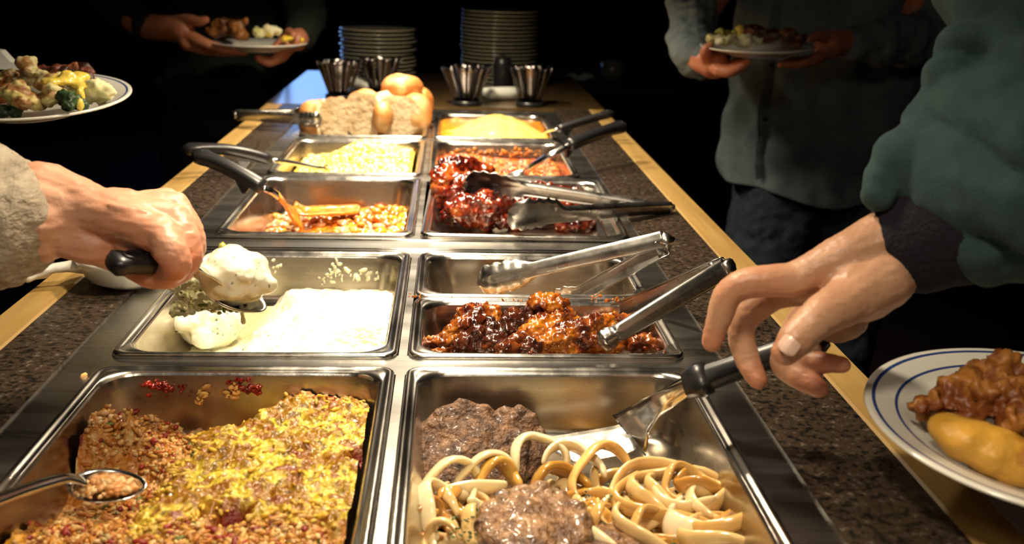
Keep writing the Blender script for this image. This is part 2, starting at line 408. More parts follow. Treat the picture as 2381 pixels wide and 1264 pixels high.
def handle_part(E0, E1, up, root, w=.0105, h=.0065, fin=True, sag=.004, finlen=.02):
    """black grip: E0 free end with hanging hole, E1 at the shaft with a stop"""
    E0, E1, up = Vector(E0), Vector(E1), Vector(up); T = (E1-E0).normalized(); L = (E1-E0).length; up = (up-T*up.dot(T)).normalized()
    n = 14; pts = [E0+T*L*i/n+up*sag*math.sin(PI*i/n) for i in range(n+1)]
    ws = [w*(.55 if i == 0 else 1.05 if i < 3 else .92-.12*math.sin(PI*i/n)) for i in range(n+1)]; ws[-1] = w*.8
    hs = [h*(.6 if i == 0 else 1) for i in range(n+1)]; hs[-1] = h*.9
    vs, fs = rsec(pts, ws, hs, up); g = mesh('handle', vs, fs, black_pl, root)
    S = T.cross(up)
    rg = MB(); c = E0+T*.020+up*(h*1.0)
    ring = [c+T*(.010*math.cos(a))+S*(w*.42*math.sin(a)) for a in [2*PI*k/16 for k in range(17)]]
    rg.tube(ring, .0016, 6, cap=False); rg.build('hanging_hole', black_pl, g)
    if fin:
        f = MB(); b0 = E1-T*finlen; vs = []
        for sgn in (-1, 1): vs += [b0-T*.012+S*(.003*sgn)-up*h*.8, b0+T*.012+S*(.003*sgn)-up*h*.8, b0+T*.006+S*(.002*sgn)-up*(h+.013), b0+T*.001+S*(.002*sgn)-up*(h+.015)]
        f.add(vs, [(0, 1, 2, 3), (7, 6, 5, 4), (0, 4, 5, 1), (1, 5, 6, 2), (2, 6, 7, 3), (3, 7, 4, 0)]); f.build('pan_stop', black_pl, g, False)
    return g
def shaft_part(pts, root, ws, hs, up, m=None, name='shaft', k=4):
    P = samp(pts, k); n = len(P)
    f = lambda arr, i: np.interp(i/(n-1), np.linspace(0, 1, len(arr)), arr)
    vs, fs = rsec(P, [f(ws, i) for i in range(n)], [f(hs, i) for i in range(n)], up, 12, 2.6)
    return mesh(name, vs, fs, m or steel_hi, root)
def bowl_part(C, T, up, la, lb, dep, root, m=None, name='spoon_bowl', slots=False):
    C, T, up = Vector(C), Vector(T).normalized(), Vector(up); up = (up-T*up.dot(T)).normalized(); S = T.cross(up)
    nr, na = 10, 36; vs = [C-up*dep]; fs = []
    for i in range(1, nr+1):
        r = i/nr
        for j in range(na):
            a = 2*PI*j/na; e = 1+.12*math.cos(a)
            vs.append(C+T*(la*r*math.cos(a))+S*(lb*r*math.sin(a)*(1-.12*math.cos(a)))-up*dep*(1-r**2.2))
    for j in range(na): fs.append((0, 1+j, 1+(j+1) % na))
    for i in range(nr-1):
        for j in range(na): a = 1+i*na+j; b = 1+i*na+(j+1) % na; fs.append((a, a+na, b+na, b))
    o = mesh(name, vs, fs, m or steel_hi, root); md = o.modifiers.new('t', 'SOLIDIFY'); md.thickness = .0012
    return o
UP = Vector((0, 0, 1))
# --- spatula held by the right hand
sp = empty('serving_spatula', at(1300, 1040, .86), 'black-handled steel spatula held over the onions and patties', 'spatula')
SH0, SH1 = at(1925, 783, .990), at(1600, 893, .940)
hd = (SH1-SH0).normalized()
handle_part(SH0, SH1, Vector((.35, -.55, .75)), sp, w=.0115, h=.0082, sag=.001, finlen=.012)
cl = MB(); c0 = SH1-hd*.004
vs, fs = rsec([SH1-hd*.018, SH1-hd*.010, SH1+hd*.003], [.0120, .0132, .0105], [.0085, .0095, .007], (.35, -.55, .75)); mesh('collar', vs, fs, black_pl, sp)
nk = [SH1-hd*.004, at(1560, 920, .925), at(1520, 945, .908), at(1488, 975, .885), at(1462, 1012, .866)]
shaft_part(nk, sp, [.0075, .0085, .0095, .014, .024], [.0030, .0028, .0020, .0012, .0008], (.1, -.80, .60), k=6)
bl = []
ba = [at(1462, 987, .868), at(1480, 1052, .862)]; tipn = [at(1250, 1022, .857), at(1338, 1080, .852)]
nn_ = 14
for i in range(nn_+1):
    t = i/nn_
    for j in range(7):
        u = j/6; p = ba[0].lerp(ba[1], u)*(1-t)+tipn[0].lerp(tipn[1], u)*t
        p = p + Vector((0, 0, .0035*math.exp(-t*14))) - Vector((0, 0, .0012*math.sin(PI*u)))
        bl.append(p)
fs = [(i*7+j, i*7+j+1, (i+1)*7+j+1, (i+1)*7+j) for i in range(nn_) for j in range(6)]
o = mesh('blade', bl, fs, mat('blade_steel', (.85, .84, .80), .26, 1, rvar=.1, nscale=60, bump=.1, bscale=80), sp); md = o.modifiers.new('t', 'SOLIDIFY'); md.thickness = .0012
# --- serving spoon in the left hand
ls = empty('serving_spoon', atD(545, 690, .90), 'black-handled slotted spoon lifting white dumpling in left hand', 'spoon')
LH0, LH1 = atD(252, 611, .770), atD(438, 610, .818)
handle_part(LH0, LH1, (0, -.5, .9), ls, w=.0105, h=.0075, fin=False, sag=0)
shaft_part([LH1, atD(470, 628, .834), atD(500, 645, .852), atD(526, 672, .872)], ls, [.005, .0055, .008, .011], [.0022, .002, .002, .0015], (.3, -.3, .9))
SBC = atD(548, 688, .884)
bowl_part(SBC, Vector((1, .05, -.45)), (.30, -.15, .95), .028, .022, .010, ls, steel_dull)
# --- stew turner (orange stew pan)
st = empty('stew_turner', at(720, 500, .862), 'black-handled turner coated in orange sauce lying in the stew', 'spatula')
T0, T1 = at(452, 357, .985), at(612, 436, .945)
handle_part(T0, T1, (.2, -.35, .9), st, w=.0125, h=.0095, finlen=.03)
sauce_o = mat('orange_sauce', ramp=[(.25, (.30, .07, .008)), (.5, (.62, .20, .015)), (.75, (.78, .36, .04))], rough=.16, nscale=55, bump=.5, bscale=60, bdist=.003, coat=.4)
shaft_part([T1, at(630, 444, .939), at(648, 456, .928)], st, [.0060, .0060, .0070], [.003, .003, .003], (.3, -.6, .7), k=6)
shaft_part([at(645, 454, .930), at(660, 470, .912), at(672, 492, .885), at(695, 508, .866)], st, [.0075, .011, .017, .022], [.0035, .0035, .003, .0025], (.3, -.75, .6), sauce_o, 'coated_neck', 6)
tb = []
for i in range(17):
    t = i/16; c = at(680, 500, .864).lerp(at(838, 494, .858), t)
    hw_ = .028*(.75+.25*min(1, t*5))*(1 if t < .9 else math.sqrt(1-((t-.9)/.1)**2*.7))
    for j in range(9):
        u = -1+j/4
        tb.append(c+Vector((0, 1, 0))*u*hw_+Vector((0, 0, .004*u*u+.0015*nz(t*9, u*3)+(.012*(1-t*6)**2 if t < .17 else 0))))
fs = [(i*9+j, i*9+j+1, (i+1)*9+j+1, (i+1)*9+j) for i in range(16) for j in range(8)]
o = mesh('turner_blade', tb, fs, sauce_o, st); md = o.modifiers.new('t', 'SOLIDIFY'); md.thickness = .004
# --- corn spoon handle
cs = empty('corn_spoon', at(760, 395, .885), 'black-handled spoon resting with its bright shaft in the corn', 'spoon')
C0, C1 = at(425, 347, .945), at(628, 371, .918)
handle_part(C0, C1, (.1, -.3, .95), cs, w=.0105, h=.0085, sag=.009, finlen=.045)
shaft_part([C1, at(690, 380, .905), at(755, 393, .892)], cs, [.0050, .0045, .005], [.0042, .004, .004], (0, -.3, 1))
bowl_part(at(790, 396, .878), Vector((1, 0, -.3)), UP, .030, .022, .010, cs)
# --- beans spoon
bs = empty('bean_spoon', at(1215, 402, .89), 'black-handled spoon slanting out of the baked beans', 'spoon')
B0, B1 = at(1452, 292, .965), at(1322, 338, .945)
handle_part(B0, B1, (0, -.4, .9), bs, w=.0125, h=.0100, sag=.003, finlen=.006)
shaft_part([B1, at(1270, 366, .925), at(1222, 396, .894)], bs, [.0070, .0065, .0105], [.0045, .004, .003], (0, -.4, .9))
bowl_part(at(1195, 408, .880), Vector((-1, -.3, -.3)), UP, .030, .022, .010, bs)
# --- pudding spoon
ms = empty('pudding_spoon', at(1262, 308, .895), 'black-handled spoon leaning on the far pudding pan rim', 'spoon')
M0, M1 = at(1426, 262, .958), at(1297, 300, .925)
handle_part(M0, M1, (0, -.4, .9), ms, w=.0085, h=.0075, sag=.001, finlen=.02)
shaft_part([M1, at(1280, 303, .915), at(1258, 312, .903)], ms, [.0055, .005, .0075], [.003, .003, .002], (0, -.4, .9))
# --- casserole spoon, bare steel
ks = empty('casserole_spoon', at(250, 1125, .89), 'bare steel serving spoon dug into the rice casserole', 'spoon')
shaft_part([at(-240, 1235, .925), at(-60, 1180, .915), at(60, 1138, .906), at(150, 1112, .900), at(196, 1118, .893)], ks, [.007, .0060, .0055, .0055, .008], [.0025, .0025, .0030, .0028, .0018], (0, -.3, .95), k=8)
bowl_part(at(250, 1128, .888), Vector((1, .15, -.10)), (.1, -.35, .95), .027, .016, .011, ks)
# --- tongs
tongs(at(1690, 622, .965), at(1385, 745, .872), at(1400, 800, .902), (0, .30, .95), 'steel tongs standing in the glazed chicken wings', w0=.0100, w1=.0078, depth=.007, wp=.010, paddle=.14)
tongs(at(1548, 564, .950), at(1105, 658, .885), at(1262, 732, .848), (0, .30, .95), 'steel tongs with scalloped jaws lying in the empty pan', w0=.0095, w1=.0080, depth=.008, wp=.017, paddle=.33)
tongs(at(1558, 484, .905), at(1082, 412, .935), at(1198, 512, .925), (.0, -.55, .83), 'open steel tongs resting across the barbecued chicken', m=steel_dull, w0=.0080, w1=.0125, depth=.010, wp=.025, paddle=.30)
tongs(at(548, 267, .925), at(722, 262, .925), at(742, 284, .922), (.0, -.3, .95), 'steel tongs sticking out leftwards beneath the bread rolls', w0=.0100, w1=.0100, depth=.009, wp=.016)
# ---------------------------------------------------------------- food
def field(name, x0, x1, y0, y1, fz, fc, m, nx, ny, parent=None, r=.028, label=None, cat=None, kind='stuff', rot=0, zmin=None):
    cx, cy, hx, hy = (x0+x1)/2, (y0+y1)/2, (x1-x0)/2, (y1-y0)/2; vs = []; cols = []
    for j in range(ny+1):
        for i in range(nx+1):
            u = (-1+2*i/nx)*hx; v = (-1+2*j/ny)*hy; du, dv = abs(u)-(hx-r), abs(v)-(hy-r)
            if du > 0 and dv > 0:
                m_ = max(du, dv); L = math.hypot(du, dv); k = m_/L
                u = math.copysign(hx-r+du*k, u); v = math.copysign(hy-r+dv*k, v)
            if rot: u, v = u*math.cos(rot)-v*math.sin(rot), u*math.sin(rot)+v*math.cos(rot)
            x, y = cx+u, cy+v; z = fz(x, y); vs.append(Vector((x, y, z))); cols.append(fc(x, y, z) if fc else (1, 1, 1))
    fs = [(j*(nx+1)+i, j*(nx+1)+i+1, (j+1)*(nx+1)+i+1, (j+1)*(nx+1)+i) for j in range(ny) for i in range(nx)]
    o = mesh(name, vs, fs, m, parent)
    if fc:
        ca = o.data.color_attributes.new('Col', 'FLOAT_COLOR', 'POINT'); arr = np.ones((len(vs), 4), np.float32); arr[:, :3] = cols
        ca.data.foreach_set('color', arr.ravel())
    return tag(o, label, cat, kind=kind)
def _ico(sub):
    bm = bmesh.new(); bmesh.ops.create_icosphere(bm, subdivisions=sub, radius=1); v = [x.co.copy() for x in bm.verts]; f = [tuple(q.index for q in p.verts) for p in bm.faces]; bm.free(); return v, f
ICO1, ICO2, ICO3, ICO4 = _ico(1), _ico(2), _ico(3), _ico(4)
def lumps(name, items, m, parent=None, sub=2, jit=.25, label=None, cat=None, kind='stuff'):
    """items: (pos, (rx,ry,rz), color)"""
    V0, F0 = {1: ICO1, 2: ICO2, 3: ICO3}[sub]; vs = []; fs = []; cols = []
    for k, (p, r, c) in enumerate(items):
        M = Euler((random.uniform(-.5, .5), random.uniform(-.5, .5), random.uniform(0, 2*PI))).to_matrix(); n = len(vs); p = Vector(p)
        for v in V0:
            d = 1+jit*noise.noise(v*1.6+Vector((k*1.7, k*.3, 0)))
            vs.append(p + M @ Vector((v.x*r[0]*d, v.y*r[1]*d, v.z*r[2]*d))); cols.append(c)
        fs += [tuple(i+n for i in f) for f in F0]
    o = mesh(name, vs, fs, m, parent)
    ca = o.data.color_attributes.new('Col', 'FLOAT_COLOR', 'POINT'); arr = np.ones((len(vs), 4), np.float32); arr[:, :3] = cols
    ca.data.foreach_set('color', arr.ravel()); return tag(o, label, cat, kind=kind)
def vj(c, s=.15):
    k = 1+random.uniform(-s, s); return (c[0]*k, c[1]*k*(1+random.uniform(-s, s)*.3), c[2]*k)
food_gloss = mat('moist_food', rough=.20, vcol=True, coat=.5, sss=.12, bump=.35, bscale=180, bdist=.002)
food_matte = mat('food', rough=.48, vcol=True, sss=.15, bump=.4, bscale=220, bdist=.0015)
food_wet = mat('wet_food', rough=.12, vcol=True, coat=.8, bump=.3, bscale=120, bdist=.0015)
# ================= casserole
X0, X1, Yc0, Yc1 = LX[0]+.020, LX[1]-.020, ROWS[0][0]+.020, ROWS[0][1]-.020
FL = RZ-PD
def cas_hole(x, y):
    """scooped corner: 1 where the casserole has been eaten down"""
    a = sstep(.050, .022, math.hypot((x+.228), (y-.848)*1.0)*.9+.010*nz(x, y, 3, 60))      # far left corner
    b = sstep(.050, .020, math.hypot((x+.160)*.8, (y-.842)*1.0)+.008*nz(x, y, 9, 50))
    d = sstep(.060, .030, math.hypot((x+.222)*1.0, (y-.705)*.9)+.010*nz(x, y, 5, 45))
    return max(a, b, d*.7)*sstep(.645, .675, y)
def cas_cheese(x, y):
    """cheese crust: 1 where melted cheese covers the rice"""
    ln = (x+.175)*1.0 + (y-.70)*-.10
    k = sstep(-.012, .022, ln+.016*fr(x, y, 1, 30)) * (1-cas_hole(x, y))
    k *= 1-sstep(.832, .846, y+.01*fr(x, y, 7, 40))
    k *= .25+.75*sstep(.615, .650, y+.03*fr(x, y, 11, 28))
    return k
def cas_z(x, y):
    h = cas_hole(x, y); base = FL+.032+.008*sstep(-.20, -.10, x)+.006*sstep(.68, .62, y)
    base += .006*fr(x, y, 0, 22, 3)
    ch = cas_cheese(x, y)
    rough_ = .0055*fr(x, y, 2, 110, 4)
    z = base + ch*(.006+.0030*fr(x, y, 4, 50, 2)) + rough_*(1-.40*ch)
    z = z*(1-h) + (FL+.004+.010*max(0, fr(x, y, 8, 55, 3)))*h
    z -= .016*sstep(.016, .004, math.hypot(x+.105, (y-.640)*.8))    # dark pits
    z -= .012*sstep(.014, .004, math.hypot(x+.026, (y-.735)*.7))
    z += .026*sstep(.050, .008, math.hypot(x+.228, (y-.775)*.8)+.010*nz(x, y, 7, 70))*(.8+.5*fr(x, y, 2, 90))
    return max(z, FL+.0012)
def cas_c(x, y, z):
    ch = cas_cheese(x, y); n1 = fr(x, y, 1, 80, 4); n2 = fr(x, y, 6, 35, 3); n3 = nz(x, y, 9, 150)
    rice = lerp((.62, .29, .07), (.50, .17, .02), sstep(-.3, .3, n1)); rice = lerp(rice, (.78, .52, .22), sstep(.1, .5, n3))
    hot = sstep(.68, .60, y)*sstep(-.16, -.24, x); rice = lerp(rice, (.80, .38, .02), hot*.8)
    chz = lerp((.34, .17, .008), (.72, .56, .060), sstep(-.25, .20, n2)); chz = lerp(chz, (.26, .085, .006), sstep(.02, .30, n1)*.9); chz = lerp(chz, (.12, .05, .006), sstep(-.28, -.5, n1)*.8)
    c = lerp(rice, chz, ch)
    c = lerp(c, (.20, .02, .008), sstep(.34, .5, nz(x, y, 3, 60))*(1-.3*ch))
    pit = max(sstep(.020, .006, math.hypot(x+.105, (y-.640)*.8)), sstep(.018, .005, math.hypot(x+.026, (y-.735)*.7)))
    c = lerp(c, (.18, .012, .004), pit)
    return c
cas_m = mat('cheesy_rice', rough=.30, vcol=True, coat=.2, bump=.9, bscale=240, bdist=.003, rvar=.1, nscale=60)
cas_c0 = cas_c
cas_c = lambda x, y, z: tuple(q*.80 for q in cas_c0(x, y, z))
cas = field('casserole', X0, X1, Yc0, Yc1, cas_z, cas_c, cas_m, 250, 300, label='cheese-topped rice and sausage casserole filling the near left pan', cat='casserole')
it = []
for k in range(7500):
    x = random.uniform(X0+.006, X1-.006); y = random.uniform(.60, Yc1-.006)
    ch = cas_cheese(x, y); hl = cas_hole(x, y)
    if random.random() < ch*.985 or random.random() < hl*.80: continue
    s = random.uniform(.0010, .0026); z = cas_z(x, y)+s*.2
    c = random.choice([(.64, .36, .12), (.56, .26, .05), (.46, .17, .02), (.68, .46, .18), (.38, .12, .012)])
    if random.random() < .06: c = (.28, .02, .01); s *= 1.3
    if random.random() < .03: c = (.10, .14, .02)
    if ch > .5: c = lerp(c, (.70, .48, .04), .7)
    it.append(((x, y, z), (s*random.uniform(1, 2.1), s*.8, s*.75), vj(c, .25)))
# crumbs climbing the pan corner
for k in range(240):
    t = random.random(); b = at(185+random.gauss(0, 50), 1010+random.gauss(0, 50), RZ-.045)
    s = random.uniform(.0010, .0026)
    if b.x < X0+.004 or b.y > Yc1-.004: continue
    it.append(((b.x, b.y, cas_z(b.x, b.y)+s*.5+random.uniform(0, .006)), (s*1.3, s, s), vj(random.choice([(.80, .48, .24), (.72, .40, .14), (.85, .62, .38)]))))
sbc = at(250, 1128, .8885)
for k in range(170):
    a = random.uniform(0, 2*PI); q = random.random()**.5; s = random.uniform(.0014, .0030)
    it.append(((sbc.x-.002+.021*q*math.cos(a), sbc.y+.013*q*math.sin(a), sbc.z-.004+.006*(1-q)+s), (s*1.4, s, s*.8), vj(random.choice([(.70, .34, .12), (.62, .25, .06), (.78, .50, .22)]))))
it = [(p, r, tuple(q*.8 for q in c)) for p, r, c in it]
lumps('rice_crumbs', it, food_matte, None, 2, label='loose rice grains and crumbs on the casserole surface', cat='rice')
# smears of red sauce and grease on the pan's far wall
def wallsmear(pts, Y, c, name, label, s=.002, n=60, spread=(30, 10), m=None):
    it = []
    for k in range(n):
        a = random.choice(pts); p = atY(a[0]+random.gauss(0, spread[0]), a[1]+random.gauss(0, spread[1]), Y); q = random.uniform(.4, 1.6)*s
        yy = Y+.003*(p.z-FL)/PD
        it.append(((p.x, yy, p.z), (q*1.6, q*.35, q), vj(c, .3)))
    return lumps(name, it, m or food_wet, None, 1, label=label, cat='sauce')
wallsmear([(390, 905), (430, 905), (355, 895), (560, 885), (578, 905), (590, 912)], .8515, (.26, .015, .006), 'tomato_smear', 'red tomato smears on the back wall of the casserole pan', .0018, 80, (14, 7))
wallsmear([(540, 912), (200, 890), (225, 975), (460, 930), (465, 915)], .8505, (.75, .42, .12), 'rice_smear', 'rice bits stuck on the back wall of the casserole pan', .0022, 40, (8, 8), food_matte)
# ================= white gravy and dumplings
wx0, wx1, wy0, wy1 = LX[0]+.020, LX[1]-.020, ROWS[1][0]+.020, ROWS[1][1]-.020
pa = at(580, 690, FL+.01); pb = at(480, 745, FL+.02)
def gr_z(x, y):
    k = sstep(-.195, -.165, x+.012*fr(x, y, 3, 25)-(y-1.05)*.12)
    z = FL+.0015+k*(.019+.0025*fr(x, y, 0, 40, 3))
    # bare scooped trench beneath the spoon
    d = at(610, 715, FL+.015)
    z -= .014*sstep(.042, .018, math.hypot(x-d.x, (y-d.y)*.7)+.006*nz(x, y, 1, 60))
    z += .012*sstep(.05, .0, math.hypot(x+.075, y-.99))
    z += .0012*fr(x, y, 5, 130, 2)
    return max(z, FL+.0012)
def gr_c(x, y, z):
    c = lerp((.80, .77, .55), (.86, .84, .68), sstep(-.2, .3, fr(x, y, 2, 40)))
    g = sstep(.05, .02, math.hypot(x+.045, (y-1.05)*.8))*sstep(-.15, .25, fr(x, y, 5, 90))
    g = max(g, sstep(-.155, -.185, x)*sstep(1.06, 1.10, y))
    c = lerp(c, (.33, .31, .12), g*.8)
    if nz(x, y, 2, 330) > .60: c = (.12, .15, .05)
    return c
grm = mat('cream_sauce', rough=.24, vcol=True, coat=.5, sss=.25, ssr=(1, .8, .5), bump=.15, bscale=120, bdist=.002)
field('cream_gravy', wx0, wx1, wy0, wy1, gr_z, gr_c, grm, 200, 260, label='thick white cream gravy with green flecks covering the pan floor', cat='gravy')
def dumpling(c, r, label, seed, flat=.7):
    b = MB(); b.ellip(c, (r, r*.9, r*flat)); rnd = random.Random(seed)
    for k in range(9):
        a = rnd.uniform(0, 2*PI); q = rnd.uniform(.45, .9)
        b.ellip(Vector(c)+Vector((math.cos(a)*r*q, math.sin(a)*r*q*.9, rnd.uniform(-.2, .45)*r*flat)), [r*rnd.uniform(.28, .5)]*2+[r*.34])
    o = blob('dumpling', b, .0018, 9, grm, noi=[(.0045, 32, dict(seed=seed)), (.0010, 120, dict(seed=seed))])
    paint(o, lambda p: (.12, .15, .05) if nz(p.x, p.y, p.z, 300) > .62 else lerp((.86, .85, .68), (.80, .76, .52), sstep(0, .5, nz(p.x, p.y, p.z, 60))))
    return tag(o, label, 'dumpling', 'white dumplings in cream gravy')
dc = atD(548, 640, .875)
dm = dumpling(dc, .031, 'white dumpling lifted on the spoon above the gravy', 2, .85)
dumpling(at(490, 752, FL+.024)+Vector((0, 0, .0)), .036, 'white dumpling left in the pan below the spoon', 5, .70)
dumpling(at(730, 772, FL+.012), .034, 'low white dumpling sunk in gravy at the front of its pan', 8, .42)
# drip from the spoon, thin sauce sliding down at left
dr = MB(); a = atD(560, 690, .885)
for px0, px1, y1_, rr in ((556, 566, 748, .0022), (575, 580, 715, .003), (535, 536, 705, .0035), (600, 596, 705, .0028)):
    p0 = atD(px0, 682, .884); p1 = atD(px1, y1_, .890)
    dr.rtube([p0, p0.lerp(p1, .4), p0.lerp(p1, .8), p1], [rr*1.6, rr, rr*.8, rr*1.2], 10)
dr.ellip(atD(555, 688, .884), (.020, .014, .006))
o = blob('gravy_drip', dr, .0012, 3, grm); paint(o, lambda p: (.80, .76, .50)); tag(o, 'stringy cream gravy dripping from the lifted spoon', 'gravy')
thin = mat('thin_sauce', (.60, .60, .42), .08, trans=.55, coat=.5, ior=1.38)
th = MB(); rnd = random.Random(4)
for k in range(24):
    p = atD(rnd.uniform(415, 600), rnd.uniform(650, 715), .91); q = Vector((p.x, p.y, 0))
    p = Vector((min(p.x, -.10), p.y, p.z)); th.ellip(p, (rnd.uniform(.004, .011), rnd.uniform(.004, .008), rnd.uniform(.003, .008)))
for px in (410, 425, 440, 455):
    p0, p1 = atD(px+25, 650, .90), atD(px-10, 730, .925); th.tube([p0, p0.lerp(p1, .5), p1], [.0035, .0028, .004], 8)
th.ellip(atD(500, 690, .915), (.030, .012, .014))
o = blob('sauce_ladleful', th, .0016, 3, thin, noi=(.003, 90)); tag(o, 'translucent sauce with green bits spilling beneath the lifted dumpling', 'sauce')
it = []
for k in range(60):
    p = atD(random.uniform(420, 610), random.uniform(655, 730), .905); s = random.uniform(.0012, .0030)
    it.append((p, (s*1.4, s, s*.8), random.choice([(.10, .14, .03), (.45, .46, .18), (.65, .62, .35), (.25, .28, .06)])))
q = atD(517, 573, .872); it += [((q.x, q.y, q.z), (.004, .004, .004), (.35, .38, .08))]
lumps('herb_bits', it, food_wet, None, 1, label='chopped green herb bits in the sauce under the spoon', cat='herbs')
wallsmear([(640, 625), (780, 620), (785, 640), (870, 645), (830, 642), (760, 648), (905, 650)], 1.2275, (.70, .68, .48), 'gravy_smear', 'dried cream gravy streaks on the far wall of its pan', .0028, 60, (12, 8), grm)
# ================= wings and barbecued chicken
glz = mat('glazed_chicken', ramp=[(.32, (.012, .004, .002)), (.44, (.10, .016, .004)), (.53, (.30, .075, .007)), (.64, (.44, .16, .012)), (.75, (.20, .03, .005))], nscale=38, ndetail=5, rough=.20, coat=.6, bump=.6, bscale=150, bdist=.002)
glz_dark = mat('charred_chicken', ramp=[(.35, (.010, .004, .003)), (.55, (.07, .015, .006)), (.70, (.25, .06, .01))], nscale=40, ndetail=5, rough=.20, coat=.7, bump=.7, bscale=140, bdist=.002)
bbqm = mat('barbecue_glaze', ramp=[(.34, (.012, .002, .0015)), (.46, (.09, .008, .003)), (.56, (.24, .022, .004)), (.66, (.38, .09, .012)), (.78, (.12, .04, .02))], nscale=42, ndetail=5, rough=.16, coat=.9, bump=.8, bscale=130, bdist=.0025)
def wing(pts, rs, m, label, seed, group, knob=None, name='chicken_wing', vox=.0018, amp=.005):
    pts = [Vector(p) for p in pts]; b = MB(); b.rtube(samp(pts, 3), [float(np.interp(i/(3*(len(pts)-1)), np.linspace(0, 1, len(rs)), rs)) for i in range(3*(len(pts)-1)+1)], 12)
    rnd = random.Random(seed)
    for k in range(8):
        i = rnd.randrange(len(pts)); b.ellip(pts[i]+Vector([rnd.uniform(-1, 1)*rs[i]*.7 for _ in range(3)]), [rs[i]*rnd.uniform(.35, .7) for _ in range(3)], n=10)
    if knob: b.ellip(knob[0], knob[1])
    o = blob(name, b, vox, 2, m, noi=[(amp, 70, dict(seed=seed)), (amp*.5, 190, dict(seed=seed))])
    return tag(o, label, 'chicken', group)
WG = 'glazed chicken wings in the narrow pan'
def wp(px, py, Y): return atY(px, py, Y)
wing([wp(988, 798, .985), wp(1040, 782, .99), wp(1085, 752, 1.00), wp(1118, 738, 1.01)], [.005, .009, .012, .010], glz, 'glazed wing with a pale bone, at the left end of the wings', 1, WG)
wing([wp(1058, 765, 1.02), wp(1095, 735, 1.02), wp(1135, 740, 1.02), wp(1155, 765, 1.01)], [.010, .014, .014, .010], glz, 'orange wing second from left, piled above the dark bits', 2, WG)
wing([wp(1080, 800, .975), wp(1120, 790, .98), wp(1160, 798, .975)], [.012, .015, .011], glz_dark, 'charred wing low at the pan front left of center', 3, WG)
wing([wp(1165, 780, 1.0), wp(1195, 755, 1.01), wp(1232, 742, 1.02)], [.016, .018, .011], glz_dark, 'blackest wing, under the topmost orange one', 4, WG)
wing([wp(1243, 712, 1.03), wp(1272, 708, 1.02), wp(1308, 722, 1.02), wp(1332, 742, 1.02)], [.011, .013, .010, .006], glz, 'topmost orange wing perched on the wing pile', 5, WG)
wing([wp(1222, 792, .985), wp(1250, 772, .995), wp(1290, 752, 1.01), wp(1325, 748, 1.02)], [.012, .016, .016, .012], glz, 'orange wing leaning at the middle of the pile', 6, WG)
wing([wp(1268, 802, .965), wp(1310, 790, .975), wp(1370, 776, .985), wp(1415, 776, .99), wp(1450, 795, .985)], [.011, .017, .020, .017, .010], glz, 'largest golden wing right of the pile middle', 7, WG)
wing([wp(1385, 765, 1.02), wp(1430, 752, 1.03), wp(1462, 758, 1.03)], [.009, .013, .010], glz, 'small wing tucked behind the largest one', 8, WG)
wing([wp(1478, 805, .97), wp(1505, 790, .98), wp(1535, 812, .97)], [.007, .009, .005], glz, 'wing scrap at the right end of the pan', 9, WG)
wing([wp(1175, 808, .955), wp(1205, 798, .96), wp(1240, 806, .955)], [.009, .011, .008], glz_dark, 'small dark wing tip at the pan front center', 10, WG)
for k, (px, Y) in enumerate([(1060, 1.0), (1130, .97), (1210, 1.01), (1290, .96), (1350, 1.02), (1420, .97)]):
    q = atY(px, 800, Y); q.z = FL+.016
    wing([q+Vector((-.028, 0, 0)), q+Vector((0, .008, .004)), q+Vector((.028, 0, 0))], [.010, .015, .011], glz, 'wing in the bottom layer of the narrow pan', 60+k, WG)
it = []
for k in range(230):
    x = random.uniform(.03, .245); y = random.uniform(.920, .990); s = random.uniform(.0012, .0035)
    it.append(((x, y, FL+s*.6+.001), (s*1.5, s, s*.7), vj(random.choice([(.35, .07, .01), (.5, .2, .03), (.08, .02, .01), (.25, .03, .01)]))))
for px, py in ((1232, 820), (1236, 816), (1530, 812), (1545, 818), (1500, 808), (1520, 806)):
    p = at(px, py, RZ+.001); it.append((p, (.0025, .002, .0015), (.14, .02, .008)))
lumps('wing_scraps', it, food_wet, None, 1, label='scraps of skin and sauce under the chicken wings', cat='scraps')
wallsmear([(1185, 700), (1390, 695), (1440, 698), (990, 690)], 1.058, (.45, .13, .02), 'glaze_smear', 'orange glaze smears on the rear wall of the wing pan', .0016, 30, (25, 3))
# residue in the empty pan
field('brown_residue', .030, .243, 1.100, 1.222, lambda x, y: FL+.0015+.0012*fr(x, y, 1, 60), lambda x, y, z: lerp((.24, .11, .04), (.45, .24, .08), sstep(-.2, .3, fr(x, y, 3, 35))), food_wet, 60, 40, label='thin brown grease film on the floor of the empty pan', cat='grease')
BG = 'barbecued chicken pieces in the askew pan'
def bp(px, py, z): return at(px, py, RZ+.003-.045+z)
wing([bp(1030, 425, .060), bp(1050, 400, .068), bp(1095, 400, .062), bp(1125, 400, .060)], [.020, .026, .024, .015], bbqm, 'barbecued chicken quarter climbing out at the back left corner', 21, BG, name='barbecued_chicken', vox=.0028, amp=.006)
wing([bp(1040, 455, .040), bp(1080, 445, .044), bp(1130, 450, .040)], [.026, .032, .020], bbqm, 'sticky barbecued piece below the upper tongs jaw', 22, BG, name='barbecued_chicken', vox=.0028, amp=.0065)
wing([bp(1045, 500, .022), bp(1080, 490, .030), bp(1120, 482, .036), bp(1165, 475, .034)], [.014, .024, .026, .020], bbqm, 'glossy barbecued piece at front left of the askew pan', 23, BG, name='barbecued_chicken', vox=.0028, amp=.0065)
wing([bp(1130, 518, .012), bp(1160, 510, .016), bp(1200, 515, .012)], [.012, .016, .010], bbqm, 'small bright red barbecued piece at the pan front edge', 24, BG, name='barbecued_chicken', vox=.003, amp=.007)
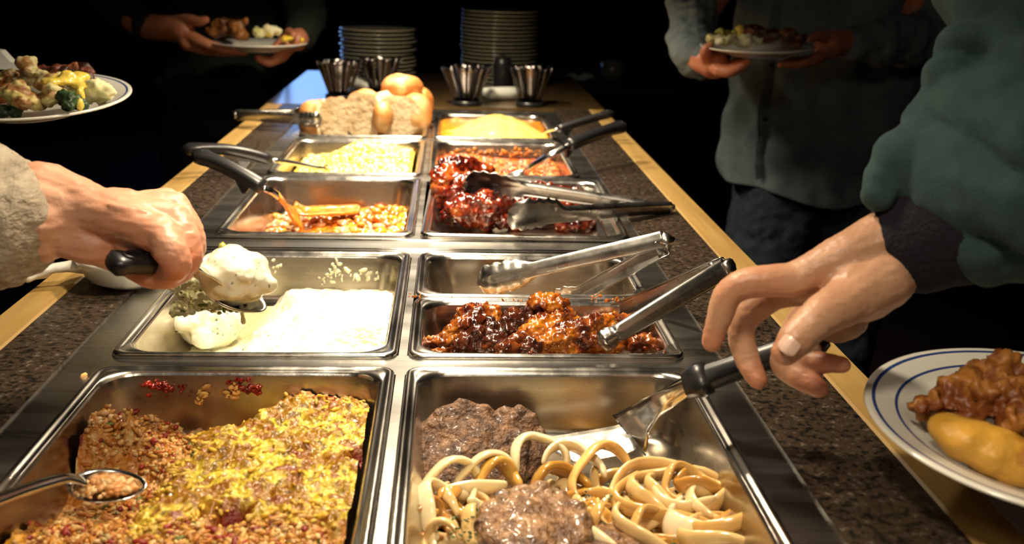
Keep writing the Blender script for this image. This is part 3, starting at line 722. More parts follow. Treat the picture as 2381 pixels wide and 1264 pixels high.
wing([bp(1195, 490, .022), bp(1240, 478, .028), bp(1290, 470, .030), bp(1350, 478, .026), bp(1385, 490, .018)], [.016, .022, .026, .024, .016], bbqm, 'long slab of barbecued chicken beneath the tongs shafts', 25, BG, name='barbecued_chicken', vox=.0028, amp=.0065)
wing([bp(1200, 455, .030), bp(1245, 445, .032), bp(1300, 452, .028)], [.012, .018, .014], bbqm, 'dark red barbecued piece behind the long slab', 26, BG, name='barbecued_chicken', vox=.0028, amp=.006)
wing([bp(1300, 522, .010), bp(1350, 520, .012), bp(1400, 520, .009)], [.008, .010, .006], bbqm, 'thin barbecued strip at the front right under the lower jaw', 27, BG, name='barbecued_chicken', vox=.003, amp=.006)
# ================= stew
stw0, stw1 = ROWS[2][0]+.02, ROWS[2][1]-.02
field('orange_stew', LX[0]+.022, LX[1]-.022, stw0, stw1, lambda x, y: FL+.003+.016*sstep(-.24, -.05, x)+.005*fr(x, y, 1, 45, 4)+.002*fr(x, y, 3, 130, 2),
      lambda x, y, z: lerp(lerp((.52, .13, .008), (.70, .30, .02), sstep(-.25, .3, fr(x, y, 4, 40))), (.75, .42, .25), sstep(.2, .5, fr(x, y, 8, 70))), food_wet, 130, 140, label='shallow orange stew left in its pan', cat='stew')
it = []
for k in range(170):
    x = random.uniform(-.24, -.035); y = random.uniform(stw0+.01, stw1-.02); s = random.uniform(.003, .009)
    it.append(((x, y, FL+.006+.016*sstep(-.24, -.05, x)), (s*1.3, s, s*.6), vj(random.choice([(.70, .30, .03), (.75, .40, .2), (.55, .12, .01), (.66, .36, .06), (.6, .25, .12)]))))
lumps('stew_chunks', it, food_wet, None, 2, label='soft chunks of meat and vegetable in the orange stew', cat='stew')
# ================= corn heap
def corn_z(x, y): return FL+.026+.036*math.exp(-((x+.110)/.070)**2-((y-1.94)/.095)**2)+.004+.012*sstep(-.23, -.12, x)+.003*fr(x, y, 2, 60)
cornc = [(.80, .62, .13), (.84, .70, .24), (.78, .55, .08), (.86, .76, .38)]
field('corn_bed', LX[0]+.022, LX[1]-.022, ROWS[3][0]+.02, ROWS[3][1]-.02, corn_z, lambda x, y, z: (.72, .50, .08), food_gloss, 60, 80, label='bed of corn under the loose kernels', cat='corn')
it = []
for k in range(2300):
    x = random.uniform(LX[0]+.030, LX[1]-.030); y = random.uniform(ROWS[3][0]+.028, ROWS[3][1]-.028); s = random.uniform(.0035, .0058)
    it.append(((x, y, corn_z(x, y)+s*.35), (s*1.15, s, s*.8), vj(random.choice(cornc), .08)))
lumps('corn_kernels', it, food_gloss, None, 2, label='loose pale yellow corn kernels heaped in the far left pan', cat='corn')
# ================= beans
def bean_z(x, y): return RZ-.030+.010*math.exp(-((x-.06)/.06)**2)+.003*fr(x, y, 2, 60)
field('bean_sauce', RX[0]+.018, RX[1]-.018, ROWS[3][0]+.018, ROWS[3][1]-.03, bean_z, lambda x, y, z: lerp((.42, .055, .008), (.55, .20, .02), sstep(0, .4, fr(x, y, 1, 30))), food_wet, 60, 80, label='thick red bean sauce in its pan', cat='sauce')
it = []
for k in range(1900):
    x = random.uniform(RX[0]+.026, RX[1]-.026); y = random.uniform(ROWS[3][0]+.026, ROWS[3][1]-.06); s = random.uniform(.0030, .0048)
    it.append(((x, y, bean_z(x, y)+s*.4), (s*1.35, s, s*.85), vj(random.choice([(.52, .08, .012), (.62, .16, .025), (.42, .04, .008), (.66, .26, .05)]))))
lumps('baked_beans', it, food_wet, None, 2, label='red baked beans heaped behind the barbecued chicken', cat='beans')
wallsmear([(1080, 355), (1130, 352), (1180, 356), (1230, 360), (1030, 352)], 2.043, (.55, .20, .03), 'bean_smear', 'orange crust along the rear wall of the bean pan', .0030, 130, (60, 4))
# ================= pudding
def pud_z(x, y): return RZ-.012+.040*sstep(0, 1, 1-math.hypot((x-.150)/.12, (y-2.24)/.17))+.004*fr(x, y, 1, 25)-.004*math.exp(-((x-.165)/.012)**2)
field('golden_pudding', RX[0]+.016, RX[1]-.016, ROWS[4][0]+.016, ROWS[4][1]-.016, pud_z,
      lambda x, y, z: lerp((.62, .22, .02), (.86, .62, .16), sstep(.02, -.01, (abs(x-.14)-.062)+(y-2.33)*.30+.02*fr(x, y, 3, 25))), food_gloss, 80, 110, label='golden baked pudding with a browned left side', cat='pudding')
# ================= rolls
crust = mat('roll_crust', rough=.50, vcol=True, sss=.15, bump=.3, bscale=60, bdist=.002)
crumb = mat('roll_crumb', ramp=[(.35, (.52, .38, .21)), (.6, (.74, .60, .40))], nscale=45, rough=.85, bump=1, bscale=80, bdist=.010, sss=.2)
def roll(px, py, z, r, label, cuts=(), seed=0, tilt=(0, 0, 0), Y=None):
    c = at(px, py, z) if Y is None else atY(px, py, Y); b = MB(); q8 = .80 if cuts else .92
    for sx in (-1, 1):
        for sz in (-1, 1): b.ellip((sx*r[0]*(1-q8), 0, sz*r[2]*(1-q8)-(r[2]*.1 if cuts else 0)), (r[0]*q8, r[1], r[2]*q8), n=24)
    me = blob('bread_roll', b, max(r)*.06, 3, None, noi=(r[0]*.10, 1.0/max(r)*.8, dict(seed=seed)), raw=True)
    M = Euler(tilt).to_matrix().to_4x4(); me.transform(M); bm = bmesh.new(); bm.from_mesh(me)
    for (nrm, off) in cuts:
        g = bm.verts[:]+bm.edges[:]+bm.faces[:]
        res = bmesh.ops.bisect_plane(bm, geom=g, dist=1e-5, plane_co=Vector(nrm).normalized()*off, plane_no=Vector(nrm).normalized(), clear_outer=True)
        ed = [e for e in res['geom_cut'] if isinstance(e, bmesh.types.BMEdge)]
        f = bmesh.ops.holes_fill(bm, edges=[e for e in ed if e.is_valid], sides=0)['faces']
        for q in f: q.material_index = 1; q.smooth = False
        f = bmesh.ops.triangulate(bm, faces=f)['faces']
        bm.normal_update(); cut_n = Vector(nrm).normalized()
        for q in f: q.material_index = 1
    bm.to_mesh(me); bm.free(); me.transform(Matrix.Translation(c))
    mi_ = [q.material_index for q in me.polygons]
    o = link('bread_roll', me, [crust, crumb]); me.polygons.foreach_set('material_index', mi_)
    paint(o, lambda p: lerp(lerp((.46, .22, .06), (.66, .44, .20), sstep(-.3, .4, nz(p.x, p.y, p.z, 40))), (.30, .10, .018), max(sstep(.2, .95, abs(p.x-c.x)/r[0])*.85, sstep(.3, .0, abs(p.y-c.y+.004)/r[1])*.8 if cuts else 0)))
    for q in o.data.polygons:
        if q.material_index == 1: q.use_smooth = False
    return tag(o, label, 'bread', 'bread rolls heaped in the far left pan')
K = .00094
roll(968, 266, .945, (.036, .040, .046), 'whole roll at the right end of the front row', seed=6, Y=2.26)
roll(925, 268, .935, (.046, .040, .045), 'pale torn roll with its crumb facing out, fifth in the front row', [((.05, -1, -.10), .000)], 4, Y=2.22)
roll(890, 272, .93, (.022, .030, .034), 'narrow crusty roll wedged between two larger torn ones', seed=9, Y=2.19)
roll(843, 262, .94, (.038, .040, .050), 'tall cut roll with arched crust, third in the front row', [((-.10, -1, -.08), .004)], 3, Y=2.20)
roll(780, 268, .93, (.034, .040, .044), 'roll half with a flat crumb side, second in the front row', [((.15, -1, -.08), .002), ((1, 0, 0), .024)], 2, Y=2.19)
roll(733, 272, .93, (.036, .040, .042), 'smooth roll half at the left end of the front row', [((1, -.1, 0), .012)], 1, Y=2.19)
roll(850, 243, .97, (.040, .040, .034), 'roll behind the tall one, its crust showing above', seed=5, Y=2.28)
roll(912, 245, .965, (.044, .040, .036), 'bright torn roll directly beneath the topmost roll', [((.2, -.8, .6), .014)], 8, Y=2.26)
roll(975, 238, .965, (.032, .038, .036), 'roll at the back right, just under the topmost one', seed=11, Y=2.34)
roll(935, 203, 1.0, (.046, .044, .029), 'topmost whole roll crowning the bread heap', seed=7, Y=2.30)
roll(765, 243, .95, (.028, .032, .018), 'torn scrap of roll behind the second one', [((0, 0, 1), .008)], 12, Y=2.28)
for k, (px, Y) in enumerate([(760, 2.36), (840, 2.38), (915, 2.38)]):
    roll(px, 272, .90, (.040, .040, .034), ['hidden roll at the pan bottom on the left', 'hidden roll at the pan bottom in the middle', 'hidden roll at the pan bottom on the right'][k], seed=20+k, Y=Y)
# ================= patties
beef = mat('seared_beef', ramp=[(.30, (.022, .010, .006)), (.48, (.095, .045, .020)), (.62, (.19, .095, .045)), (.75, (.32, .19, .09))], nscale=90, ndetail=8, rough=.55, coat=.08, bump=1, bscale=260, bdist=.004)
beef_wet = mat('juicy_beef', ramp=[(.30, (.05, .022, .013)), (.48, (.19, .095, .042)), (.62, (.38, .21, .10)), (.75, (.52, .34, .19))], nscale=80, ndetail=8, rough=.32, coat=.4, bump=1, bscale=220, bdist=.004)
def patty(c, r, th_, rot, m, label, seed, ry=None):
    b = MB(); ry = ry or r; b.ellip((0, 0, 0), (r, ry, th_), n=28)
    for k in range(14):
        a = k/14*2*PI; b.ellip((r*.82*math.cos(a), ry*.82*math.sin(a), 0), (r*.22, r*.22, th_*.75), n=10)
    me = blob('beef_patty', b, .0016, 6, None, noi=[(.0045, 30, dict(seed=seed, octv=5)), (.0010, 200, dict(seed=seed))], raw=True)
    me.transform(Matrix.Translation(c) @ Euler(rot).to_matrix().to_4x4()); o = link('beef_patty', me, m)
    return tag(o, label, 'patty', 'beef patties in the near right pan')
patty(at(1098, 1052, FL+.022), .050, .009, (.55, .12, 0), beef, 'dark dry beef patty propped at the back left of the onions', 3)
patty(at(1185, 1035, FL+.020), .034, .008, (.75, -.25, .3), beef, 'edge of a lighter patty leaning behind the dark one', 5)
patty(at(1240, 1222, FL+.032), .042, .012, (.15, .02, 0), beef_wet, 'juicy glistening beef patty at the front between the onions', 7)
patty(at(1375, 1275, FL+.020), .036, .010, (.0, .05, 0), beef_wet, 'pinkish patty at the frame bottom right of the juicy one', 9)
# ================= onions: every strip is a thing
onm = mat('cooked_onion', rough=.16, vcol=True, coat=.6, sss=.35, ssr=(1, .8, .4), bump=.2, bscale=60, bdist=.001, stretch=(1, 1, 1))
oc = [(.72, .52, .24), (.62, .38, .12), (.78, .62, .34), (.52, .27, .06), (.68, .48, .20)]
def onion(c, R_, a0, a1, w, t, tilt, label, col=None, sq=1.0, seed=0, up=0, browned=.4):
    w = w*1.0; t = t*1.5
    n = 22; M = Euler(tilt).to_matrix(); pts = []; rnd = random.Random(seed)
    for i in range(n+1):
        a = math.radians(a0+(a1-a0)*i/n); rr_ = R_*(1+.10*math.sin(3*a+seed))
        pts.append(Vector(c)+M @ Vector((rr_*math.cos(a), rr_*math.sin(a)*sq, .004*math.sin(2.3*a+seed)+up*i/n)))
    U = M @ Vector((0, 0, 1)); ws = []
    fl = 1/(w/t)
    mb_ = MB(); rad = [t*(.55+.45*math.sin(PI*min(1, (i+1.5)/(n+1)*1.0))**.5) for i in range(n+1)]
    mb_.rtube(pts, rad, 12, flat=[w/t*(.6+.4*math.sin(PI*(i+1)/(n+2))) for i in range(n+1)], up=U)
    o = mb_.build('onion_strip', onm); col = col or rnd.choice(oc)
    br = (.40, .16, .03)
    paint(o, lambda p: lerp(vj(col, .03), br, sstep(.15, .55, nz(p.x, p.y, p.z, 70)+.1*seed % .1)*browned))
    return tag(o, label, 'onion')
OG = 'cooked onion strips on the pan floor'
# the swirled onion heap at right: nested curved layers
cR = at(1560, 1172, FL+.020)
k = 0
for i in range(7):
    R_ = .060-.0075*i
    for (a0, a1) in ((150, 385), (200, 320)) if i % 2 == 0 else ((20, 250),):
        o = onion(cR+Vector((.004*i-.004, .001*i-.004, .003*i)), R_, a0, a1, .0085, .0022, (random.uniform(-.25, .25)+.20, random.uniform(-.2, .2), -.35), 'curved onion layer nested in the swirled heap at right', seed=k, sq=.66)
        o['group'] = 'nested onion layers at right'; k += 1
for i in range(14):
    p = at(random.uniform(1420, 1690), random.uniform(1140, 1245), FL+random.uniform(.008, .030))
    o = onion(p, random.uniform(.022, .045), random.uniform(90, 170), random.uniform(230, 330), .0075, .0020, (random.uniform(-.6, .6), random.uniform(-.5, .5), random.uniform(-1, .4)), 'curved onion layer nested in the swirled heap at right', seed=50+i, sq=.6)
    o['group'] = 'nested onion layers at right'
onion(at(1420, 1120, FL+.026), .030, 60, 215, .009, .0024, (.5, .3, 0), 'golden folded onion tip rising at the top of the right heap', (.80, .52, .18), seed=91)
onion(at(1690, 1190, FL+.016), .034, -110, 70, .012, .0024, (.35, -.2, 0), 'broad onion petal curling around the right end of the heap', (.78, .58, .26), seed=92, sq=.9)
onion(at(1640, 1215, FL+.020), .028, 100, 260, .012, .0026, (.2, .2, .6), 'pale bulging onion petal near the right end of the heap', (.84, .72, .48), seed=93)
onion(at(1500, 1215, FL+.026), .055, 160, 262, .011, .0026, (.25, 0, .1), 'wide cream onion band sweeping below the swirl', (.84, .70, .42), seed=94, sq=.7)
# hoops and bands at the centre and left
onion(at(1252, 1078, FL+.026), .021, -20, 200, .0095, .0024, (.95, .2, 0), 'tall pale onion hoop standing behind the juicy patty', (.80, .72, .46), seed=101, sq=1.15, browned=.1)
onion(at(1325, 1105, FL+.024), .026, 15, 165, .0095, .0024, (.7, 0, -.45), 'pale onion arc sloping down right of the tall hoop', (.82, .72, .48), seed=102, browned=.1)
onion(at(1300, 1125, FL+.024), .020, 0, 360, .014, .0030, (.8, .0, 0), 'amber translucent onion chunk under the pale arc', (.46, .24, .04), seed=103, sq=.6)
onion(at(1060, 1130, FL+.022), .024, -10, 250, .0100, .0022, (.85, .1, .1), 'pale looped onion ring at the left below the dark patty', (.80, .70, .42), seed=104, sq=.8, browned=.15)
onion(at(1135, 1110, FL+.026), .024, 10, 190, .0100, .0024, (.65, -.2, .2), 'onion ring arching over beside the dark patty', (.80, .68, .40), seed=105, sq=.7, browned=.2)
onion(at(1100, 1120, FL+.030), .030, 200, 262, .0085, .0022, (1.2, .3, 1.3), 'upright onion band crossing the left loop', (.82, .74, .48), seed=106, browned=.05)
onion(at(1150, 1165, FL+.024), .055, 80, 135, .0090, .0022, (.2, 0, .1), 'straight pale onion band lying before the left loops', (.82, .70, .42), seed=107, sq=.4, browned=.1)
onion(at(1040, 1190, FL+.018), .024, 40, 230, .012, .0026, (.5, .3, .5), 'thick onion wedge at the left pan wall', (.80, .68, .42), seed=108)
onion(at(995, 1215, FL+.014), .016, 0, 350, .010, .0026, (.6, .5, 0), 'browned coiled onion end in the front left corner', (.46, .22, .06), seed=109, browned=.9)
onion(at(1160, 1120, FL+.024), .016, 0, 200, .012, .0030, (.5, .1, 0), 'amber onion chunk between the left loops', (.62, .36, .08), seed=110)
for i in range(44):
    p = at(random.uniform(985, 1180), random.uniform(1130, 1255), FL+random.uniform(.004, .018)) if i < 26 else at(random.uniform(1290, 1440), random.uniform(1115, 1235), FL+random.uniform(.004, .026))
    o = onion(p, random.uniform(.012, .030), random.uniform(0, 100), random.uniform(160, 300), .0065, .0020, (random.uniform(-.7, .7), random.uniform(-.6, .6), random.uniform(-2, 2)),
              'short cooked onion strip in the tangle left of the juicy patty' if i < 26 else 'short cooked onion strip between juicy patty and swirled heap', seed=150+i, sq=.7)
    o['group'] = 'onion strips tangled at left' if i < 26 else 'onion strips between patty and heap'
it = []
for k in range(150):
    cxp, cyp, sx, sy = random.choice([(1130, 1215, 40, 25), (1160, 1190, 20, 20), (1640, 1160, 30, 20), (1100, 1240, 40, 18), (1400, 1160, 60, 30), (1560, 1170, 80, 40)])
    p = at(random.gauss(cxp, sx), random.gauss(cyp, sy), FL+.028); s = random.uniform(.0006, .0017)
    if p.x > .24 or p.x < .03: continue
    it.append((p, (s*1.5, s, s*.5), random.choice([(.05, .09, .02), (.10, .16, .04), (.03, .05, .015)])))
lumps('chopped_herbs', it, food_matte, None, 1, label='dark green chopped herbs sprinkled on the onions', cat='herbs')
# ================= plates
def plate(c, R_, tilt, label, cat='plate', group=None, bands=True, n=80, parentless=True, mats=None):
    s = R_/.13
    pr = [(.001, -.018, 0), (.055, -.018, 0), (.058, -.0205, 0), (.064, -.0205, 0), (.068, -.0175, 0), (.092, -.011, 0), (.115, -.004, 0), (.128, -.0005, 0), (.130, .0010, 0), (.1295, .0025, 0), (.1275, .0030, 0), (.1245, .0025, 1), (.1218, .0019, 0), (.1075, -.0020, 1), (.1052, -.0027, 0), (.100, -.005, 0), (.090, -.010, 0), (.080, -.0145, 0), (.060, -.0155, 0), (.001, -.0155, 0)]
    M = Euler(tilt).to_matrix() if tilt else None
    mb_ = MB(); mb_.lathe([(r*s, z*s) for r, z, _ in pr], c, n, ms=[p[2] if bands else 0 for p in pr], M=M)
    o = mb_.build('dinner_plate', mats or [china, china_blue]); return tag(o, label, cat, group)
P1 = atD(66, 222, 1.37); T1_ = (math.radians(6.5), 0, 0)
plate(P1, .131, T1_, 'white plate with blue rim lines carrying cauliflower and dark meat, at left')
P2 = atD(2452, 990, .715); plate(P2, .127, (math.radians(3), 0, 0), 'large white plate with blue rim lines holding fried chicken and a potato, lower right', n=128)
P3 = atD(602, 100, 2.62)
plate(P3, .122, None, 'white plate with cauliflower held by the person in dark green')
P4 = atD(1760, 108, 2.06)
plate(P4, .113, (math.radians(2), math.radians(-1.5), 0), 'white plate of fried food held by the person in a grey shirt')
def food_blob(name, prims, m, label, cat, vox=.0025, sm=3, noi=None, colf=None, group=None):
    b = MB()
    for p in prims: b.ellip(p[0], p[1], p[2] if len(p) > 2 else None)
    o = blob(name, b, vox, sm, m, noi=noi or [(.006, 50), (.003, 130)])
    if colf: paint(o, colf)
    return tag(o, label, cat, group)
def cluster(c, spread, r, n, seed, squash=.7):
    rnd = random.Random(seed); return [(Vector(c)+Vector((rnd.gauss(0, spread[0]), rnd.gauss(0, spread[1]), abs(rnd.gauss(0, spread[2])))), [rnd.uniform(.6, 1.2)*r, rnd.uniform(.6, 1.2)*r, rnd.uniform(.6, 1.1)*r*squash]) for _ in range(n)]
def colmix(a, b, s, lo=-.2, hi=.3, off=0): return lambda p: lerp(a, b, sstep(lo, hi, fr(p.x+off, p.y, p.z, s, 4)))
fmm = food_matte
D1 = 1.36
# left plate
def lp_(px, py, D=1.34): return atD(px, py, D)
food_blob('stuffing', cluster(lp_(52, 240, 1.30), (.012, .010, .012), .015, 10, 1), fmm, 'browned lump of bread stuffing at the front of the left plate', 'stuffing', colf=colmix((.30, .13, .04), (.55, .46, .17), 70))
food_blob('stuffing', cluster(lp_(88, 195, 1.34), (.010, .010, .012), .014, 9, 2), fmm, 'tall pale lump of stuffing in the middle of the left plate', 'stuffing', colf=colmix((.34, .18, .06), (.60, .55, .28), 60))
food_blob('stuffing', cluster(lp_(125, 235, 1.31), (.008, .010, .010), .014, 8, 3), fmm, 'rounded stuffing lump beside the broccoli on the left plate', 'stuffing', colf=colmix((.36, .22, .08), (.60, .54, .24), 60))
food_blob('stuffing', cluster(lp_(30, 210, 1.36), (.012, .010, .010), .014, 8, 33), fmm, 'speckled stuffing lump toward the left edge of the frame', 'stuffing', colf=colmix((.20, .12, .04), (.48, .42, .18), 80))
food_blob('cauliflower', cluster(lp_(200, 222, 1.34), (.011, .010, .007), .015, 10, 4), fmm, 'pale cauliflower head at the right side of the left plate', 'cauliflower', colf=colmix((.62, .60, .30), (.74, .72, .46), 60))
food_blob('cheese_sauce', cluster(lp_(165, 192, 1.33), (.008, .008, .004), .014, 8, 5)+[(lp_(190, 200, 1.325), (.013, .010, .004)), (lp_(185, 245, 1.30), (.006, .006, .010)), (lp_(188, 222, 1.315), (.007, .007, .012))], food_gloss, 'yellow cheese sauce draped over the cauliflower', 'sauce', noi=[(.003, 50)], colf=lambda p: (.80, .60, .10))
food_blob('broccoli', cluster(lp_(168, 248, 1.30), (.006, .007, .006), .012, 9, 6), fmm, 'dark green broccoli floret at the front of the left plate', 'broccoli', noi=[(.005, 140)], colf=colmix((.012, .035, .010), (.03, .08, .02), 80))
food_blob('broccoli', cluster(lp_(5, 262, 1.29), (.008, .007, .004), .011, 7, 16), fmm, 'dark broccoli bit at the extreme left of the left plate', 'broccoli', noi=[(.005, 140)], colf=colmix((.010, .025, .008), (.03, .07, .02), 80))
food_blob('braised_meat', cluster(lp_(150, 170, 1.44), (.020, .008, .004), .014, 10, 7)+[(lp_(60, 178, 1.44), (.022, .012, .012)), (lp_(205, 190, 1.41), (.014, .010, .013))], fmm, 'dark braised meat along the back of the left plate', 'meat', colf=colmix((.03, .008, .005), (.16, .04, .015), 60))
food_blob('rib_bone', [(lp_(130+8*i, 166-2*i, 1.42), (.009, .006, .0055)) for i in range(6)]+[(lp_(174, 155, 1.42), (.007, .006, .007))], fmm, 'reddish bone with a pale tip resting on the dark meat', 'bone', colf=lambda p: (.26, .09, .03))
food_blob('orange_salmon', [(lp_(5, 190, 1.36), (.030, .016, .014)), (lp_(-5, 215, 1.34), (.022, .014, .018))], fmm, 'orange slab of meat at the left edge of the left plate', 'meat', colf=colmix((.34, .09, .02), (.55, .20, .05), 50))
nap = [lp_(x, y, d) for x, y, d in ((-60, 110, 1.40), (0, 118, 1.40), (25, 145, 1.39), (64, 152, 1.39), (62, 163, 1.385), (0, 160, 1.38), (-60, 160, 1.38))]
cloth = mat('white_paper', (.60, .62, .55), .8)
vs = nap+[p+Vector((0, .018, 0)) for p in nap]; n7 = len(nap)
o = mesh('paper_napkin', vs, [tuple(range(n7)), tuple(range(2*n7-1, n7-1, -1))]+[(i, i+n7, (i+1) % n7+n7, (i+1) % n7) for i in range(n7)], cloth, None, False); tag(recalc(o), 'folded white napkin standing behind the food on the left plate', 'napkin')
# big right plate
fry = mat('fried_crust', rough=.42, vcol=True, sss=.1, bump=.6, bscale=120, bdist=.002)
o = food_blob('fried_chicken', [(atD(px, py, D), (r, r*.8, r*.55)) for px, py, D, r in ((2150, 945, .715, .012), (2190, 930, .72, .016), (2230, 905, .725, .018), (2290, 880, .735, .020), (2340, 850, .74, .012), (2352, 838, .74, .006), (2310, 930, .715, .024), (2370, 900, .73, .026), (2250, 950, .71, .018), (2420, 930, .715, .03), (2350, 960, .705, .020))], fry, 'ragged piece of fried chicken at the back of the large plate', 'chicken', noi=[(.012, 55), (.004, 160)], colf=colmix((.20, .055, .012), (.46, .19, .04), 55), vox=.0022)
o = food_blob('potato_wedge', [(atD(px, py, D), r) for px, py, D, r in ((2215, 1000, .690, (.017, .018, .012)), (2255, 1022, .685, (.022, .021, .015)), (2310, 1048, .680, (.024, .022, .017)), (2370, 1075, .675, (.024, .022, .017)), (2430, 1100, .672, (.022, .02, .015)))], fry, 'smooth golden baked potato at the front of the large plate', 'potato', noi=[(.002, 40)], colf=colmix((.42, .17, .02), (.62, .33, .045), 28, -.3, .1), vox=.0025, sm=8)
# plate of the person in dark green
def g(px, py, D=2.6): return atD(px, py, D)
food_blob('fried_chicken', [(g(520, 62, 2.62), (.034, .03, .022)), (g(550, 58, 2.6), (.024, .02, .016)), (g(570, 50, 2.6), (.010, .010, .008)), (g(500, 75, 2.62), (.03, .02, .015)), (g(560, 80, 2.6), (.025, .02, .015))], fry, 'brown drumstick on the plate held by the person in dark green', 'chicken', noi=[(.008, 50)], colf=colmix((.10, .035, .010), (.34, .14, .03), 40), vox=.004)
food_blob('cauliflower', cluster(g(590, 82), (.010, .008, .008), .014, 8, 8), fmm, 'left cauliflower floret on the plate held in dark green sleeves', 'cauliflower', colf=colmix((.62, .58, .22), (.75, .72, .40), 50), vox=.004)
food_blob('cauliflower', cluster(g(630, 80), (.010, .008, .010), .014, 8, 9), fmm, 'right cauliflower floret on the plate held in dark green sleeves', 'cauliflower', colf=colmix((.75, .55, .08), (.75, .72, .46), 50), vox=.004)
food_blob('corn_portion', cluster(g(672, 92), (.012, .008, .002), .009, 8, 10), fmm, 'little heap of yellow corn at the right of the far plate', 'corn', colf=lambda p: (.70, .50, .03), vox=.004)
# plate of the person in grey
def h(px, py, D=2.06): return atD(px, py, D)
food_blob('mashed_potato', cluster(h(1690, 97), (.020, .012, .005), .016, 12, 11), fmm, 'pale mashed potato on the plate of the person in grey', 'potato', colf=colmix((.50, .46, .22), (.66, .60, .38), 40), vox=.0035)
food_blob('potato_wedge', [(h(1722, 85), (.013, .012, .018)), (h(1720, 75), (.012, .012, .015))], fmm, 'upright yellow potato chunk on the plate of the person in grey', 'potato', noi=[(.002, 40)], colf=lambda p: (.60, .42, .05), vox=.0035)
food_blob('broccoli', cluster(h(1682, 78), (.012, .006, .004), .008, 7, 12), fmm, 'small green vegetables behind the mash on the grey-shirted person\'s plate', 'broccoli', colf=colmix((.03, .05, .01), (.30, .30, .05), 60), vox=.0035)
food_blob('fried_chicken', cluster(h(1800, 92), (.026, .012, .010), .018, 14, 13), fry, 'dark brown fried chicken on the plate of the person in grey', 'chicken', noi=[(.008, 60)], colf=colmix((.05, .015, .006), (.20, .07, .02), 50), vox=.0035)
# ================= stacks of plates
def pstack(px, py0, Y, n, R_, pitch, what, seed):
    base = at(px, py0, CT+.001); base = Vector((base.x, Y, CT+.001)); rnd = random.Random(seed); first = None
    pos = atY(px, py0, Y); s = R_/.13
    pr = [(.001, 0), (.070, 0), (.074, .004), (.100, .007), (.122, .012), (.1275, .0135), (.130, .0150), (.130, .0165), (.1275, .0175), (.100, .0125), (.080, .0075), (.001, .0070)]
    for i in range(n):
        x, y, z = pos.x+rnd.uniform(-.003, .003), Y+rnd.uniform(-.003, .003), CT+.0015+i*pitch
        k_ = n-1-i; ORD = 'top second third fourth fifth sixth seventh eighth ninth tenth eleventh twelfth thirteenth fourteenth fifteenth sixteenth seventeenth eighteenth nineteenth bottom'.split()
        lab = ('bottom cream plate of ' if i == 0 else 'topmost cream plate of ' if i == n-1 else ORD[k_]+' plate from the top of ')+what
        if first is None:
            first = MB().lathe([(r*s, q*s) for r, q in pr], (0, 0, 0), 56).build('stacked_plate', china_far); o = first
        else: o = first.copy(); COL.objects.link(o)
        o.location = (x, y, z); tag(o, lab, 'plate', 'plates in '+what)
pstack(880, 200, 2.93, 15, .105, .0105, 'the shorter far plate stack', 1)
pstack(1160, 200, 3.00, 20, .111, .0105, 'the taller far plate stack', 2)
# black dispenser in front of the taller stack
p = atY(1168, 190, 2.86); MBk = MB().lathe([(.001, 0), (.024, 0), (.026, .004), (.026, .075), (.022, .092), (.012, .100), (.001, .102)], (p.x, p.y, CT+.001), 24)
o = MBk.build('black_bottle', black_pl); tag(o, 'plain black rounded bottle standing before the taller plate stack', 'bottle')
# ================= cutlery in cups
cut_m = mat('cutlery_steel', (.17, .15, .14), .26, 1)
def fork(kind):
    mb_ = MB()
    vs, fs = rsec([(0, 0, 0), (0, 0, .03), (0, 0, .045), (0, 0, .070), (0, 0, .090), (0, 0, .097)], [.0045, .0050, .0065, .0090, .0105, .0065], [.0014, .0014, .0014, .0016, .0018, .0012], (0, 1, 0), 10, 2.4); mb_.add(vs, fs); return mb_
proto = None
def cutlery(px, py, label_cup, what, seed, n=22, r0=.030, r1=.052, Y=2.62):
    global proto
    c = atY(px, py, Y); cup = MB().lathe([(.001, .002), (r0+.004, .002), (r0+.005, .012), (r0+.0065, .012), (r0+.006, 0), (.001, 0)], (c.x, c.y, CT+.0015), 28).build('cutlery_cup', black_pl)
    tag(cup, label_cup, 'cup'); rnd = random.Random(seed)
    for k in range(n):
        if proto is None: proto = fork(0).build('table_utensil', cut_m); o = proto
        else: o = proto.copy(); COL.objects.link(o)
        a = 2*PI*k/n*(1 if k % 2 else 1); f = 1 if k % 3 else .5
        a += rnd.uniform(-.15, .15); b = Vector((math.cos(a)*r0*f*.8, math.sin(a)*r0*f*.8, CT+.006)); t = Vector((math.cos(a)*r1*f, math.sin(a)*r1*f, CT+.085+rnd.uniform(-.006, .006)))
        z = (t-b).normalized(); xx = Vector((-math.sin(a), math.cos(a), 0)); yy = z.cross(xx).normalized(); xx = yy.cross(z)
        M = Matrix((xx, yy, z)).transposed().to_4x4(); M.translation = b+Vector((c.x, c.y, 0)); o.matrix_world = M
        tag(o, 'dark steel utensil handle standing in '+what, 'cutlery', 'cutlery in '+what)
cutlery(790, 225, 'black cutlery cup behind the left end of the bread', 'the cup left of the bread rolls', 3, Y=2.66)
cutlery(885, 232, 'black cutlery cup mostly hidden behind the topmost roll', 'the cup hidden behind the topmost roll', 4, n=12, Y=2.76)
cutlery(1085, 235, 'black cutlery cup behind the pudding pan, left one', 'the cup behind the pudding pan on the left', 5, r1=.058, Y=2.60)
cutlery(1233, 235, 'black cutlery cup behind the pudding pan, right one', 'the cup behind the pudding pan on the right', 6, r1=.048, Y=2.60)
